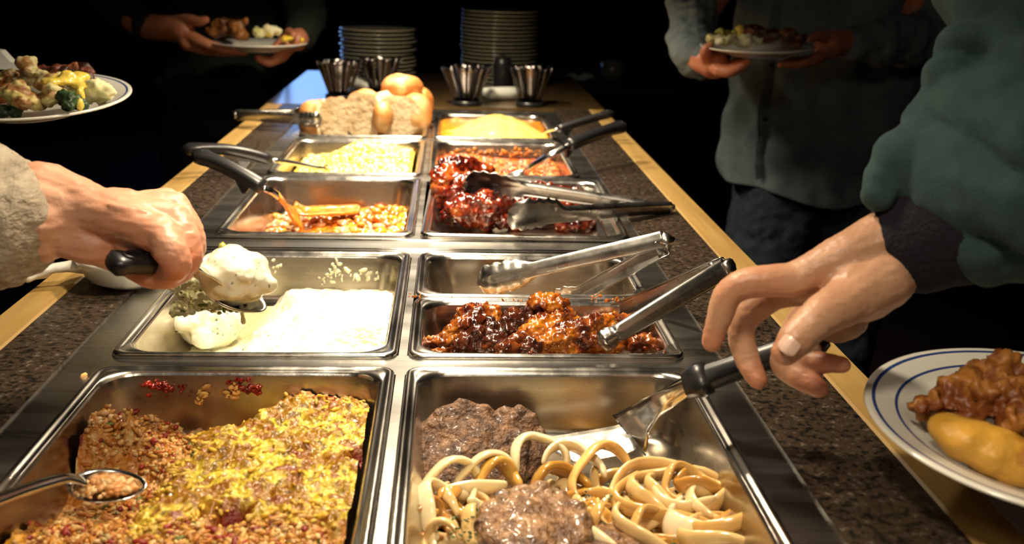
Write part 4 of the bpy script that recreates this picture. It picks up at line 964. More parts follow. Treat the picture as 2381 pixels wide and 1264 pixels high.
# ================= rolled napkins
def napkin(px, py, Y, L, r, ang, label):
    c = atY(px, py, Y); c.z = CT+r+.0015; d = Vector((math.cos(ang), math.sin(ang), 0)); mb_ = MB(); n = 20; vs = []
    mb_.tube([c-d*L/2, c-d*L*.2, c+d*L*.2, c+d*L/2], [r*.92, r, r, r*.92], 20, flat=.9)
    e = Vector((-d.y, d.x, 0)); mb_.box(c-Vector((0, 0, 0)), c+Vector((.001, .001, .001)))
    o = mb_.build('rolled_napkin', cloth); tag(o, label, 'napkin')
napkin(843, 200, 2.83, .10, .020, -.9, 'rolled pale napkin behind the left cutlery cup')
napkin(1165, 235, 2.70, .10, .018, .3, 'rolled pale napkin between the two right cutlery cups')
# ================= white ceramic ladle rest
lr = empty('ladle_rest', at(255, 640, CT+.002), 'white ceramic ladle rest with a hooked handle on the left counter edge', 'ladle rest')
c = at(296, 618, CT+.02); c.z = CT+.0015
MB().lathe([(.001, 0), (.030, 0), (.042, .008), (.052, .026), (.054, .032), (.052, .034), (.049, .028), (.045, .012), (.028, .0045), (.001, .004)], c, 56).build('bowl', china, lr)
hb = MB(); hp = [c+Vector((-.042, -.008, .022)), c+Vector((-.060, -.012, .021)), c+Vector((-.074, -.016, .020)), c+Vector((-.084, -.019, .019))]
hb.rtube(hp, [.015, .010, .009, .011], 16, flat=[.7, .6, .6, .6])
e1 = hp[-1]; hb.rtube([e1, e1+Vector((-.008, .009, .002)), e1+Vector((-.012, .018, .004))], [.010, .008, .0065], 14)
hb.rtube([e1, e1+Vector((-.008, -.010, -.001)), e1+Vector((-.010, -.018, -.003))], [.010, .008, .0065], 14)
blob('handle', hb, .0016, 6, china, lr)
# ---------------------------------------------------------------- people
def skin_mat(name, a, b, rough=.42):
    return mat(name, ramp=[(.3, a), (.7, b)], nscale=28, ndetail=5, rough=rough, sss=.25, bump=.35, bscale=260, bdist=.0012, vcol=True)
skin_w = skin_mat('skin_mature', (.52, .25, .15), (.66, .37, .24))
skin_m = skin_mat('skin_warm', (.42, .22, .125), (.54, .31, .19))
skin_d = skin_mat('skin_dim', (.40, .19, .11), (.50, .26, .16))
nailm = mat('nail', (.70, .46, .36), .25, coat=.5)
knit = mat('beige_knit', ramp=[(.3, (.26, .21, .15)), (.7, (.46, .39, .29))], nscale=120, rough=.95, bump=1, bscale=260, bdist=.003, stretch=(1, .25, 1))
teal = mat('teal_fleece', ramp=[(.3, (.018, .044, .045)), (.7, (.028, .062, .062))], nscale=60, rough=.95, bump=.6, bscale=600, bdist=.001)
navy = mat('navy_rib', (.004, .0035, .009), .95, bump=1, bscale=300, bdist=.002)
greyshirt = mat('grey_shirt', ramp=[(.3, (.085, .112, .120)), (.7, (.120, .150, .155))], nscale=50, rough=.9, bump=.5, bscale=500, bdist=.001)
jeans = mat('dark_jeans', ramp=[(.3, (.012, .018, .030)), (.7, (.025, .034, .050))], nscale=80, rough=.9, bump=.5, bscale=500, bdist=.001)
greensw = mat('dark_green_cloth', (.005, .010, .005), .95)
blackcl = mat('black_cloth', (.006, .006, .009), .95)
hairm = mat('dark_hair', (.02, .012, .008), .7)
def path3(pts, rs, mb_, n=14, k=4):
    P = samp(pts, k); m = len(P); R_ = [float(np.interp(i/(m-1), np.linspace(0, 1, len(rs)), rs)) for i in range(m)]
    mb_.rtube(P, R_, n); return P
def skincol(c0, tips, joints):
    def f(p):
        c = 1.0; col = (1, 1, 1)
        for q, r in tips: col = lerp(col, (1.02, .72, .66), sstep(r, r*.3, (p-q).length)*.8)
        for q, r in joints: col = lerp(col, (1.0, .80, .74), sstep(r, r*.2, (p-q).length)*.7)
        return col
    return f
def head_torso(mb_, hip, sh, wd=.20, dp=.12, neck=True):
    """standing trunk from hip centre to shoulder centre with neck and head; returns head centre"""
    hip, sh = Vector(hip), Vector(sh); mid = hip.lerp(sh, .5)
    for t, w_, d_ in ((0, .92, 1.05), (.2, .95, 1.08), (.4, .92, 1.02), (.6, .98, 1.0), (.8, 1.02, .98), (.97, .95, .8)):
        mb_.ellip(hip.lerp(sh, t), (wd*w_, dp*d_, (sh-hip).length*.18), n=24)
    return sh+Vector((0, 0, .27))
def make_head(mb_, hc, face):
    """skull, jaw, nose, ears; face = viewing direction"""
    f = Vector(face).normalized(); s = f.cross(UP)
    mb_.ellip(hc, (.078, .078, .105), n=24); mb_.ellip(hc+f*.022+Vector((0, 0, -.055)), (.058, .058, .055), n=20)
    mb_.ellip(hc+f*.092+Vector((0, 0, -.018)), (.013, .013, .018), n=10); mb_.capsule(hc+f*.083+Vector((0, 0, .012)), hc+f*.096+Vector((0, 0, -.020)), .007, .011)
    mb_.ellip(hc+f*.078+Vector((0, 0, -.055)), (.022, .022, .007), n=12)
    for k in (-1, 1):
        mb_.ellip(hc+s*k*.078+Vector((0, 0, -.005)), (.012, .020, .030), n=12); mb_.ellip(hc+f*.070+s*k*.032+Vector((0, 0, .012)), (.014, .010, .012), n=10)
    mb_.capsule(hc+Vector((0, 0, -.06)), hc+Vector((0, 0, -.20)), .054, .062)
def hair_for(hc, face, root):
    f = Vector(face).normalized(); b = MB(); b.ellip(hc-f*.014+Vector((0, 0, .030)), (.086, .088, .092), n=24); b.ellip(hc-f*.045+Vector((0, 0, -.02)), (.066, .066, .085), n=20)
    blob('hair', b, .006, 2, hairm, root, noi=(.006, 40))
def cloth_blob(name, b, vox, sm, m, root, folds=(.02, 9), fine=(.006, 28), seed=0):
    return blob(name, b, vox, sm, m, root, noi=[(folds[0], folds[1], dict(seed=seed, octv=2)), (fine[0], fine[1], dict(seed=seed+3))])
def nail(mb_, p, dirn, nrm, w_, l_):
    d = Vector(dirn).normalized(); n_ = Vector(nrm); n_ = (n_-d*n_.dot(d)).normalized(); s = d.cross(n_); base = len(mb_.v); vs = []; fs = []; A, B = 8, 6
    for i in range(A+1):
        for j in range(B+1):
            u = -1+2*j/B; t = i/A; ww = w_*(1 if t < .7 else math.sqrt(max(0, 1-((t-.7)/.3)**2*.85)))*(1 if t > .15 else .8+.2*t/.15)
            vs.append(p+d*(l_*(t-.5))+s*(u*ww)+n_*(-.35*w_*u*u))
    for i in range(A):
        for j in range(B): a = i*(B+1)+j; fs.append((a, a+1, a+B+2, a+B+1))
    mb_.add(vs, fs)
# ================= right hand over the spatula (person in teal)
p2 = empty('person', (1.0, .55, 0), 'person in a teal fleece with dark cuff whose hand holds the spatula, right', 'person')
H = MB()
def D(px, py, d): return atD(px, py, d)
wr = D(2092, 592, .735)
mcp = [D(1848, 652, .725), D(1868, 668, .750), D(1892, 700, .770), D(1925, 738, .785)]
wri = [D(2050, 560, .728), D(2062, 572, .742), D(2080, 600, .752), D(2098, 628, .758)]
mr = [(.021, .0165, .0128), (.021, .0165, .0125), (.020, .016, .0118), (.019, .0145, .0105)]
for a, b, r in zip(wri, mcp, mr): path3([a, a.lerp(b, .5)+Vector((0, 0, .001)), b], r, H)
for q in (.25, .5, .75):
    H.ellip(wri[1].lerp(mcp[2], q), (.024, .022, .018))
# forearm into the cuff
path3([D(2080, 590, .742), D(2150, 565, .735), D(2230, 520, .725), D(2420, 420, .70)], [.0285, .0290, .0330, .040], H, 20)
H.ellip(D(2035, 562, .735), (.018, .018, .015))
# fingers
idx = [mcp[0], D(1765, 655, .722), D(1698, 676, .726), D(1672, 738, .733), D(1655, 792, .738)]
path3(idx, [.0125, .0112, .0108, .0092, .0078], H)
mid = [mcp[1], D(1790, 690, .752), D(1727, 752, .757), D(1735, 830, .758), D(1762, 882, .752)]
path3(mid, [.0125, .0112, .0106, .0094, .0078], H)
rng = [mcp[2], D(1850, 770, .772), D(1822, 842, .760), D(1862, 878, .742), D(1905, 902, .730)]
path3(rng, [.0120, .0108, .0100, .0090, .0074], H)
pky = [mcp[3], D(1890, 800, .775), D(1868, 832, .752), D(1915, 843, .734), D(1958, 848, .725)]
path3(pky, [.0108, .0095, .0088, .0080, .0068], H)
# thumb and its root
th_ = [D(2050, 650, .722), D(1965, 700, .708), D(1898, 742, .696), D(1850, 790, .690), D(1828, 816, .690)]
path3(th_, [.023, .0170, .0135, .0125, .0098], H, 16)
H.ellip(D(2000, 672, .722), (.030, .024, .024)); H.ellip(D(1935, 690, .735), (.020, .020, .018)); H.ellip(D(1905, 668, .737), (.020, .014, .014))
H.ellip(D(1990, 620, .738), (.030, .022, .022)); H.ellip(D(1950, 735, .755), (.022, .020, .020))
hand_me = blob('h', H, .0018, 4, None, noi=[(.0012, 35, dict(seed=3, octv=2)), (.0004, 240, dict(seed=5, aniso=(.5, 1, 2)))], raw=True)
# rest of the body: other arm carries the big plate, trunk and head beyond the frame
Bd = MB()
sh2 = Vector((.98, .50, 1.42)); hip2 = Vector((1.0, .50, .95))
Bd.ellip(hip2, (.15, .11, .12)); Bd.ellip(hip2.lerp(sh2, .6), (.16, .10, .2)); hc2 = sh2+Vector((-.02, .02, .28)); make_head(Bd, hc2, (-1, .2, -.25))
for s in (-1, 1): Bd.tube([(1.0, .50+.09*s, .9), (1.0, .50+.10*s, .5), (1.0, .50+.10*s, .05)], [.08, .055, .04], 14)
# plate arm
pe = Vector((.86, .42, 1.05)); pw = Vector((.66, .58, .945))
Bd.capsule(sh2+Vector((0, -.16, 0)), pe, .045, .04); Bd.capsule(pe, pw, .038, .028)
for k in range(4): Bd.capsule(pw, Vector((.545+.008*k, .60+.022*k, .915)), .013, .009)
Bd.capsule(pw, Vector((.575, .555, .957)), .014, .010)
Bd.ellip(pw+Vector((-.03, .02, -.008)), (.045, .040, .015))
Bd.capsule(sh2+Vector((-.02, .18, 0)), D(2600, 250, .72), .045, .045); Bd.capsule(D(2600, 250, .72), D(2400, 430, .70), .045, .038)
body_me = blob('b', Bd, .006, 3, None, raw=True)
o = link('body', join_mesh([hand_me, body_me]), skin_m, p2)
paint(o, skincol(None, [(idx[-1], .022), (mid[-1], .02), (rng[-1], .03), (pky[-1], .03), (th_[-1], .016)], [(idx[2], .022), (idx[1], .03), (D(1950, 690, .72), .03)]))
nb = MB()
tn = D(1834, 803, .677); nail(nb, tn, th_[-1]-th_[-2], CAM-tn, .0066, .0115); nb.build('thumbnail', nailm, p2)
hair_for(hc2, (-1, .2, -.25), p2)
# navy cuff and teal sleeve
C = MB(); path3([D(2148, 552, .728), D(2190, 528, .724), D(2260, 480, .718)], [.041, .047, .046], C, 24)
o = blob('ribbed_cuff', C, .0028, 5, navy, p2, noi=(.0012, 30)); tag(o, 'dark navy ribbed cuff')
S = MB()
path3([D(2305, 452, .735), D(2350, 420, .715), D(2500, 330, .700), D(2640, 230, .70)], [.060, .082, .088, .090], S, 24)
for pts, r in (([(2048, 440), (2080, 395), (2150, 375), (2240, 400)], .015), ([(2105, 365), (2150, 340), (2220, 325), (2330, 320)], .026), ([(2150, 350), (2220, 320), (2310, 330), (2400, 370)], .028),
               ([(2160, 295), (2220, 270), (2300, 262), (2400, 280)], .028), ([(2240, 262), (2300, 235), (2400, 230)], .028), ([(2290, 540), (2320, 490), (2330, 430)], .018),
               ([(2215, 165), (2270, 150), (2350, 170), (2430, 190)], .028), ([(2265, 110), (2310, 80), (2380, 50)], .034)):
    path3([D(x, y, .715+.02*i/len(pts)) for i, (x, y) in enumerate(pts)], [r*.8, r, r*1.1], S, 14)
S.ellip(D(2240, 370, .725), (.040, .030, .034)); S.ellip(D(2320, 260, .725), (.048, .036, .045)); 
path3([D(2420, 230, .72), D(2400, 60, .72), D(2420, -100, .73), D(2600, -260, .75)], [.060, .056, .066, .08], S, 24)
# trunk of the sweatshirt beyond the frame
S.ellip(hip2+Vector((.02, 0, .05)), (.19, .15, .16)); S.ellip(hip2.lerp(sh2, .5), (.18, .15, .22)); S.ellip(sh2+Vector((0, 0, -.05)), (.15, .22, .14))
S.capsule(sh2+Vector((-.02, .18, 0)), D(2600, 100, .74), .085, .08); S.capsule(sh2+Vector((0, -.17, -.02)), pe, .075, .066); S.capsule(pe, pe.lerp(pw, .6), .064, .055)
o = blob('sweatshirt', S, .0040, 4, teal, p2, noi=[(.008, 14, dict(seed=2, octv=2)), (.0015, 60, dict(seed=4))])
ax = (D(2420, 150, .71)-D(2230, 480, .71)).normalized(); o.data.update(); nn = [v.normal.copy() for v in o.data.vertices]
for v, n in zip(o.data.vertices, nn):
    q = v.co+p2.location; s = q.dot(ax)*150+3.2*noise.noise(q*14)+2*noise.noise(q*32+Vector((5, 1, 2)))
    v.co += n*(.0100*(abs(math.sin(s*.5))**.7-.5)*(.4+.9*abs(noise.noise(q*11+Vector((3, 3, 3))))*1.5))
J = MB()
for s in (-1, 1): J.tube([(1.0, .50+.09*s, .98), (1.0, .50+.10*s, .5), (1.0, .50+.10*s, .06)], [.12, .09, .075], 18)
blob('jeans', J, .012, 3, jeans, p2)
sb = MB()
for s in (-1, 1): sb.ellip((.96, .50+.10*s, .04), (.14, .05, .04))
sb.build('shoes', black_pl, p2)
# ================= left hand with the spoon (person in beige knit)
p1 = empty('person', (-.95, .70, 0), 'person in a beige knitted sweater whose hand grips the black spoon handle, left', 'person')
Lh = MB()
w2 = [D(100, 445, .800), D(92, 480, .790), D(84, 515, .785), D(84, 550, .790)]
mc = [D(376, 548, .790), D(400, 512, .812), D(404, 484, .832), D(388, 468, .850)]
for a, b, r in zip(w2, mc, [(.024, .0195, .0150), (.024, .0195, .0145), (.024, .018, .0135), (.022, .0165, .0120)]): path3([a, a.lerp(b, .5), b], r, Lh)
path3([D(-260, 520, .76), D(-60, 500, .78), D(70, 498, .795), D(150, 500, .80)], [.042, .038, .0310, .028], Lh, 20)
Lh.ellip(D(200, 520, .805), (.034, .024, .028)); Lh.ellip(D(270, 510, .812), (.034, .026, .026)); Lh.ellip(D(330, 520, .815), (.028, .024, .024)); Lh.ellip(D(310, 560, .805), (.022, .018, .018))
f1 = [mc[0], D(402, 590, .782), D(408, 622, .790), D(380, 640, .805), D(345, 640, .818)]
path3(f1, [.0150, .0128, .0115, .0100, .0085], Lh)
f2 = [mc[1], D(430, 556, .805), D(437, 604, .806), D(412, 632, .822), D(375, 636, .835)]
path3(f2, [.0145, .0125, .0115, .0100, .0085], Lh)
f3 = [mc[2], D(436, 530, .824), D(447, 578, .826), D(430, 616, .840), D(395, 622, .85)]
path3(f3, [.0135, .0120, .0110, .0095, .008], Lh)
f4 = [mc[3], D(425, 505, .842), D(443, 548, .846), D(434, 590, .856), D(405, 600, .865)]
path3(f4, [.0120, .0105, .0098, .0088, .0075], Lh)
thl = [D(150, 545, .795), D(225, 572, .800), D(300, 606, .812), D(345, 636, .808), D(392, 644, .806), D(418, 636, .81)]
path3(thl, [.018, .0165, .0125, .0112, .0102, .0085], Lh)
# tendons and veins
for a, b in zip(w2, mc): Lh.tube([a.lerp(b, .35)+UP*.018, a.lerp(b, .65)+UP*.014, b+UP*.006], [.002, .0032, .0042], 8)
Lh.tube([D(190, 462, .785), D(260, 478, .778), D(330, 492, .782), D(372, 500, .79)], [.0015, .0024, .0024, .0015], 8)
lme = blob('h', Lh, .0016, 3, None, noi=[(.0014, 40, dict(seed=8, octv=2)), (.0008, 130, dict(seed=9, octv=2, aniso=(.3, 1, 1.6)))], raw=True)
Bl = MB(); sh1 = Vector((-.95, .66, 1.30)); hip1 = Vector((-.98, .66, .90)); Bl.ellip(hip1, (.14, .11, .13)); Bl.ellip(hip1.lerp(sh1, .6), (.14, .10, .2)); hc1 = sh1+Vector((.03, .02, .27)); make_head(Bl, hc1, (1, .2, -.3))
for s in (-1, 1): Bl.tube([(-.98, .66+.08*s, .9), (-.98, .66+.09*s, .5), (-.98, .66+.09*s, .05)], [.075, .05, .038], 14)
el = D(-700, 560, .74); Bl.capsule(sh1+Vector((.02, .10, 0)), el, .042, .038); Bl.capsule(el, D(-200, 520, .765), .038, .036)
Bl.capsule(sh1+Vector((-.02, -.15, 0)), sh1+Vector((.02, -.2, -.28)), .04, .036); Bl.capsule(sh1+Vector((.02, -.2, -.28)), sh1+Vector((.20, -.16, -.36)), .034, .026)
for k in range(4): Bl.capsule(sh1+Vector((.20, -.16, -.36)), sh1+Vector((.29, -.19+.022*k, -.39)), .012, .008)
bme = blob('b', Bl, .006, 3, None, raw=True)
o = link('body', join_mesh([lme, bme]), skin_w, p1)
paint(o, skincol(None, [(f1[2], .03), (f2[2], .025), (thl[3], .03), (f4[3], .03)], [(D(300, 570, .79), .045), (mc[0]+Vector((0, -.01, -.02)), .02)]))
hair_for(hc1, (1, .2, -.3), p1)
K_ = MB()
path3([D(-38, 510, .785), D(-80, 506, .782), D(-160, 512, .775), D(-400, 540, .76), D(-640, 560, .745)], [.058, .060, .062, .066, .07], K_, 28)
K_.capsule(sh1+Vector((.02, .10, 0)), el, .078, .07); K_.ellip(hip1+Vector((0, 0, .06)), (.18, .15, .16)); K_.ellip(hip1.lerp(sh1, .5), (.17, .14, .2)); K_.ellip(sh1+Vector((0, 0, -.05)), (.13, .19, .12))
K_.capsule(sh1+Vector((-.02, -.15, 0)), sh1+Vector((.02, -.2, -.28)), .065, .06); K_.capsule(sh1+Vector((.02, -.2, -.28)), sh1+Vector((.14, -.17, -.34)), .055, .048)
o = blob('sweater', K_, .0040, 3, knit, p1, noi=[(.006, 20, dict(seed=2)), (.002, 120, dict(seed=4))])
J = MB()
for s in (-1, 1): J.tube([(-.98, .66+.08*s, .95), (-.98, .66+.09*s, .5), (-.98, .66+.09*s, .06)], [.11, .085, .07], 18)
blob('trousers', J, .012, 3, blackcl, p1)
sb = MB()
for s in (-1, 1): sb.ellip((-.94, .66+.09*s, .04), (.13, .048, .04))
sb.build('shoes', black_pl, p1)
# ================= man in the grey shirt
p3 = empty('person', (.88, 2.42, 0), 'person in a loose grey-blue button shirt and dark jeans holding a plate, right background', 'person')
def G(px, py, d): return atD(px, py, d)
TY = 2.40; xl, xr = atY(1690, 300, TY).x, atY(2130, 300, TY).x; TX = (xl+xr)/2; TW = (xr-xl)/2
B3 = MB(); hip3 = Vector((TX, TY, .86)); sh3 = Vector((TX, TY, 1.40))
B3.ellip(hip3, (.15, .085, .13)); B3.ellip(hip3.lerp(sh3, .5), (.15, .085, .22)); B3.ellip(sh3, (.16, .07, .07)); hc3 = sh3+Vector((0, -.02, .28)); fd3 = Vector((-.3, -1, -.3)); make_head(B3, hc3, fd3)
for s in (-1, 1): B3.tube([hip3+Vector((.09*s, 0, 0)), (TX+.10*s, TY, .48), (TX+.11*s, TY, .05)], [.07, .05, .04], 14)
el3a = G(1612, 60, 2.28); el3b = G(2120, 110, 2.28); hb_ = G(1960, 102, 2.14)
B3.capsule(sh3+Vector((-.17, 0, -.02)), el3a, .040, .036); B3.capsule(el3a, G(1610, 130, 2.13), .034, .024)
B3.capsule(sh3+Vector((.17, 0, -.02)), el3b, .040, .036); B3.capsule(el3b, hb_, .034, .024)
H3 = MB()
path3([G(1600, 125, 2.12), G(1632, 140, 2.09), G(1662, 150, 2.07)], [.026, .026, .030], H3, 16)
for k in range(4): path3([G(1650+7*k, 150+5*k, 2.08-.02*k), G(1675+9*k, 158+3*k, 2.065-.02*k), G(1720+6*k, 140+2*k, 2.06-.02*k)], [.013, .0105, .008], H3, 12)
path3([G(1645, 140, 2.06), G(1640, 118, 2.03), G(1652, 106, 2.025)], [.014, .011, .008], H3, 12)
path3([G(2010, 95, 2.17), G(1960, 100, 2.14), G(1925, 105, 2.11)], [.028, .027, .030], H3, 16)
for k in range(4): path3([G(1925-8*k, 118+6*k, 2.12-.02*k), G(1890-8*k, 138+3*k, 2.10-.02*k), G(1840-8*k, 140+3*k, 2.08-.02*k)], [.013, .0105, .008], H3, 12)
path3([G(1925, 95, 2.10), G(1905, 84, 2.07), G(1880, 92, 2.05)], [.014, .011, .008], H3, 12)
o = link('body', join_mesh([blob('h', H3, .0032, 3, None, raw=True), blob('b', B3, .008, 2, None, raw=True)]), skin_d, p3); paint(o, lambda p: (1, .72, .62))
hair_for(hc3, fd3, p3)
hz = atY(1850, 452, TY-.13).z
n_ = 72; mz = 60; vs = []; fs = []
def shirt_r(a, z):
    t = (z-hz)/(1.40-hz); ca, sa = math.cos(a), math.sin(a)
    w_ = TW*(1.02-.06*t)*(1 if t < .85 else math.sqrt(max(.05, 1-((t-.85)/.22)**2)))
    d_ = .135-.015*t
    fold = .012*(1-t*.5)*math.sin(a*7+3*math.sin(z*9)+2*fr(ca, sa, z*2, 1.4, 2))*(.4+.6*sstep(.5, 0, t)) + .016*fr(ca*1.3, sa*1.3, z*3.2, 1.6, 3) + .010*(1-abs(2*((z*7+.7*ca+1.2*nz(ca, sa, z, 2)) % 1)-1))*sstep(.75, .2, t)
    return w_+fold, d_+fold
for j in range(mz+1):
    for i in range(n_):
        a = 2*PI*i/n_; z0 = hz+.025*math.cos(2*a)+.006*math.sin(5*a); z = z0+(1.44-z0)*j/mz; rx, ry = shirt_r(a, z)
        vs.append(Vector((TX+math.cos(a)*rx, TY+math.sin(a)*ry, z)))
fs = [(j*n_+i, j*n_+(i+1) % n_, (j+1)*n_+(i+1) % n_, (j+1)*n_+i) for j in range(mz) for i in range(n_)]
o = mesh('shirt', vs, fs, greyshirt, p3); md = o.modifiers.new('t', 'SOLIDIFY'); md.thickness = .003; md = o.modifiers.new('s', 'SUBSURF'); md.levels = 1; md.render_levels = 1
def onshirt(px, z, off=.004):
    x = atY(px, 300, TY-.13).x; ca = max(-1, min(1, (x-TX)/TW)); a = -math.acos(ca); rx, ry = shirt_r(a, z); return Vector((TX+math.cos(a)*rx, TY+math.sin(a)*ry-off, z))
PX = 1795
pts = [onshirt(PX, hz+.0+(1.2-hz)*k/14, .003) for k in range(1, 15)]
vs, fs2 = rsec(pts, [.019]*14, [.003]*14, (0, -1, .05), 8); o = mesh('button_placket', vs, fs2, greyshirt, p3, False)
for z in (hz+.17, hz+.29): bt = MB(); bt.ellip(onshirt(PX, z, .008), (.0055, .003, .0055), n=12); bt.build('button', black_pl, o)
S3 = MB()
path3([sh3+Vector((-.17, 0, -.03)), G(1640, -60, 2.34), G(1612, 50, 2.27), G(1604, 110, 2.17), G(1622, 140, 2.11)], [.070, .060, .052, .046, .036], S3, 18)
path3([sh3+Vector((.17, 0, -.03)), G(2190, -30, 2.34), G(2140, 80, 2.28), G(2060, 100, 2.20), G(1985, 104, 2.155)], [.08, .07, .062, .050, .040], S3, 18)
for k in range(7): path3([G(1585+4*k, 10+20*k, 2.24-.02*k), G(1620, 4+22*k, 2.20-.02*k), G(1650, 14+18*k, 2.22-.015*k)], [.008, .013, .008], S3, 10)
blob('sleeves', S3, .0050, 5, greyshirt, p3, noi=[(.012, 14, dict(seed=4, octv=2)), (.005, 34, dict(seed=6))])
J = MB()
for s in (-1, 1): J.tube([hip3+Vector((.085*s, 0, .0)), (TX+.10*s, TY-.01, .66), (TX+.115*s, TY, .40), (TX+.12*s, TY, .05)], [.105, .110, .085, .075], 22)
o = blob('jeans', J, .007, 3, jeans, p3, noi=[(.012, 12), (.005, 35)])
sb = MB()
for s in (-1, 1): sb.ellip((TX+.12*s, TY-.05, .04), (.05, .14, .04))
sb.build('shoes', black_pl, p3)
# ================= person in dark green
p4 = empty('person', (-.70, 3.05, 0), 'person in very dark green clothes holding a plate of chicken, upper left', 'person')
B4 = MB(); q = G(520, 200, 2.95); hip4 = Vector((q.x, q.y, .90)); sh4 = Vector((q.x, q.y, 1.42)); B4.ellip(hip4, (.13, .08, .13)); B4.ellip(hip4.lerp(sh4, .5), (.12, .08, .22)); hc4 = sh4+Vector((0, -.02, .28)); make_head(B4, hc4, (.3, -1, -.3))
for s in (-1, 1): B4.tube([hip4+Vector((.09*s, 0, 0)), (hip4.x+.10*s, hip4.y, .48), (hip4.x+.10*s, hip4.y, .05)], [.075, .052, .04], 14)
e4a = G(250, 30, 2.66); e4b = G(800, -60, 2.85)
B4.capsule(sh4+Vector((-.17, 0, -.02)), e4a+Vector((0, .04, .05)), .032, .026); B4.capsule(sh4+Vector((.17, 0, -.02)), G(720, 40, 2.82), .032, .026)
B4.capsule(G(720, 40, 2.82), G(690, 95, 2.66), .034, .028)
H4 = MB()
path3([G(310, 52, 2.63), G(345, 62, 2.62), G(388, 66, 2.60), G(425, 72, 2.58)], [.030, .033, .033, .030], H4, 18)
for k in range(4): path3([G(425+3*k, 76+8*k, 2.58), G(470+4*k, 98+6*k, 2.565+.01*k), G(510+4*k, 112+3*k, 2.57+.012*k), G(545+8*k, 116+2*k, 2.58+.014*k)], [.020, .0145, .0125, .0095], H4, 14)
path3([G(400, 56, 2.60), G(435, 46, 2.565), G(462, 50, 2.55), G(478, 46, 2.545)], [.022, .0150, .0125, .0100], H4, 14)
path3([G(700, 92, 2.70), G(672, 100, 2.66), G(648, 122, 2.64)], [.026, .026, .026], H4, 14)
for k in range(4): path3([G(672-6*k, 115+3*k, 2.66-.015*k), G(652-8*k, 136+3*k, 2.63-.012*k), G(618-6*k, 136, 2.61-.01*k)], [.014, .012, .010], H4, 12)
path3([G(690, 95, 2.66), G(672, 76, 2.66), G(682, 82, 2.62)], [.015, .014, .011], H4, 12)
o = link('body', join_mesh([blob('h', H4, .0032, 3, None, raw=True), blob('b', B4, .008, 2, None, raw=True)]), skin_d, p4); paint(o, lambda p: (1, .78, .66))
hair_for(hc4, (.3, -1, -.3), p4)
S4 = MB()
for z_, w_ in ((.80, .17), (.92, .17), (1.05, .165), (1.2, .17), (1.34, .17)): S4.ellip((hip4.x, hip4.y, z_), (w_, .13, .11), n=24)
S4.capsule(sh4+Vector((-.17, 0, -.02)), e4a+Vector((0, .04, .05)), .07, .06); S4.capsule(e4a+Vector((0, .03, .03)), G(335, 58, 2.63), .055, .046); S4.capsule(sh4+Vector((.17, 0, -.02)), G(720, 40, 2.82), .07, .055); S4.capsule(G(720, 40, 2.82), G(698, 80, 2.70), .050, .040)
blob('sweater', S4, .007, 4, greensw, p4, noi=[(.015, 9), (.006, 28)])
J = MB()
for s in (-1, 1): J.tube([hip4+Vector((.08*s, 0, 0)), (hip4.x+.095*s, hip4.y, .48), (hip4.x+.10*s, hip4.y, .06)], [.12, .09, .075], 18)
blob('trousers', J, .012, 3, blackcl, p4)
sb = MB()
for s in (-1, 1): sb.ellip((hip4.x+.10*s, hip4.y-.05, .04), (.048, .13, .04))
sb.build('shoes', black_pl, p4)
# ================= person carrying the left plate (black clothes, beyond the left edge)
p5 = empty('person', (-1.05, 1.45, 0), 'person in black clothes carrying the plate of cauliflower, mostly beyond the left edge', 'person')
B5 = MB(); sh5 = Vector((-1.06, 1.45, 1.38)); hip5 = Vector((-1.06, 1.45, .90)); B5.ellip(hip5, (.09, .13, .13)); B5.ellip(hip5.lerp(sh5, .5), (.09, .13, .22)); hc5 = sh5+Vector((.02, 0, .28)); make_head(B5, hc5, (1, -.1, -.3))
for s in (-1, 1): B5.tube([hip5+Vector((0, .09*s, 0)), hip5+Vector((0, .10*s, -.45)), hip5+Vector((0, .10*s, -.85))], [.075, .052, .04], 14)
for s in (-1, 1):
    a_ = sh5+Vector((.02, .18*s, -.02)); e_ = Vector((-.98, 1.45+.20*s, 1.10)); h_ = Vector((P1.x-.150, P1.y+.06*s, P1.z-.035)); B5.capsule(a_, e_, .042, .038); B5.capsule(e_, h_, .034, .026)
    B5.ellip(h_+Vector((.03, 0, 0)), (.04, .036, .014))
    for k in range(4): B5.capsule(h_+Vector((.04, (-.024+.016*k), -.003)), h_+Vector((.085, -.028+.019*k, .003)), .011, .008)
    B5.capsule(h_+Vector((.01, 0, .01)), h_+Vector((.025, -.02*s, .044)), .013, .009)
o = link('body', blob('b', B5, .004, 3, None, raw=True), skin_d, p5); paint(o, lambda p: (1, .9, .85)); hair_for(hc5, (1, -.1, -.3), p5)
S5 = MB()
for z_ in (.82, .95, 1.1, 1.25, 1.34): S5.ellip((-1.06, 1.45, z_), (.14, .19, .11), n=24)
for s in (-1, 1):
    a_ = sh5+Vector((.02, .18*s, -.02)); e_ = Vector((-.98, 1.45+.20*s, 1.10)); h_ = Vector((P1.x-.150, P1.y+.06*s, P1.z-.035)); S5.capsule(a_, e_, .065, .058); S5.capsule(e_, e_.lerp(h_, .75), .052, .042)
blob('jacket', S5, .008, 4, blackcl, p5, noi=[(.012, 9), (.006, 28)])
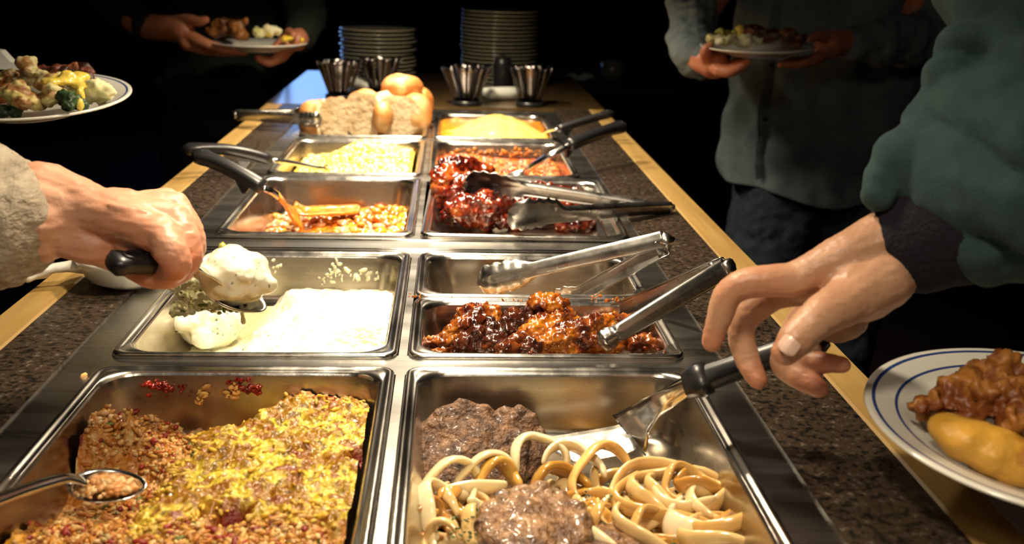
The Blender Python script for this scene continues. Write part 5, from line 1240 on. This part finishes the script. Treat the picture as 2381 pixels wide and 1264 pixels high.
J = MB()
for s in (-1, 1): J.tube([hip5+Vector((0, .08*s, .03)), hip5+Vector((0, .095*s, -.45)), hip5+Vector((0, .10*s, -.84))], [.12, .09, .075], 18)
blob('trousers', J, .012, 3, blackcl, p5)
sb = MB()
for s in (-1, 1): sb.ellip((-1.02, 1.45+.10*s, .04), (.13, .048, .04))
sb.build('shoes', black_pl, p5)
# ---------------------------------------------------------------- heat lamp rail above the pans (outside the frame)
hl = empty('heat_lamp_rail', (0, 1.75, LZ+.02), 'long steel rail of heat lamps hanging above the middle of the buffet', 'lamp')
MB().box((-.03, .20, LZ+.16), (.03, 2.75, LZ+.20)).build('rail', steel_dull, hl, False)
for x, y, p in LAMPS:
    MB().lathe([(.020, .14), (.024, .12), (.045, .09), (.085, .02), (.088, .004), (.086, .004), (.082, .02), (.042, .086), (.001, .10)], (x, y, LZ), 32).build('lamp_shade', steel_dull, hl)
sr = MB()
for y in (.6, 2.4): sr.tube([(0, y, LZ+.2), (0, y, 2.9)], .008, 10)
sr.build('hanging_rod', steel_dull, hl)

# ---------------------------------------------------------------- dim side table beyond the counter
st_ = empty('side_table', (1.25, 4.3, 0), 'dark side table barely seen in the background right of the plates', 'table')
MB().box((.45, 3.95, .76), (2.1, 4.7, .79)).build('table_top', panel, st_, False)
for x in (.50, 2.05):
    for y in (4.0, 4.65): MB().tube([(x, y, 0), (x, y, .76)], .02, 8).build('leg', panel, st_)
q = atY(1425, 130, 4.2); o = MB().lathe([(.001, 0), (.034, 0), (.044, .03), (.046, .075), (.043, .075), (.040, .03), (.001, .008)], (q.x, q.y, .7905), 28).build('white_cup', china_far); tag(o, 'dim white cup on the dark background table', 'cup')
q = atY(1350, 130, 4.2); b = MB()
for k in range(6): b.ellip((q.x+.016*k-.04, q.y+.01*math.sin(k*2), .800+.006*math.sin(k*3)), (.026, .03, .013))
o = blob('crumpled_napkin', b, .004, 2, cloth, noi=(.01, 30)); tag(o, 'crumpled greyish napkin left of the dim cup', 'napkin')
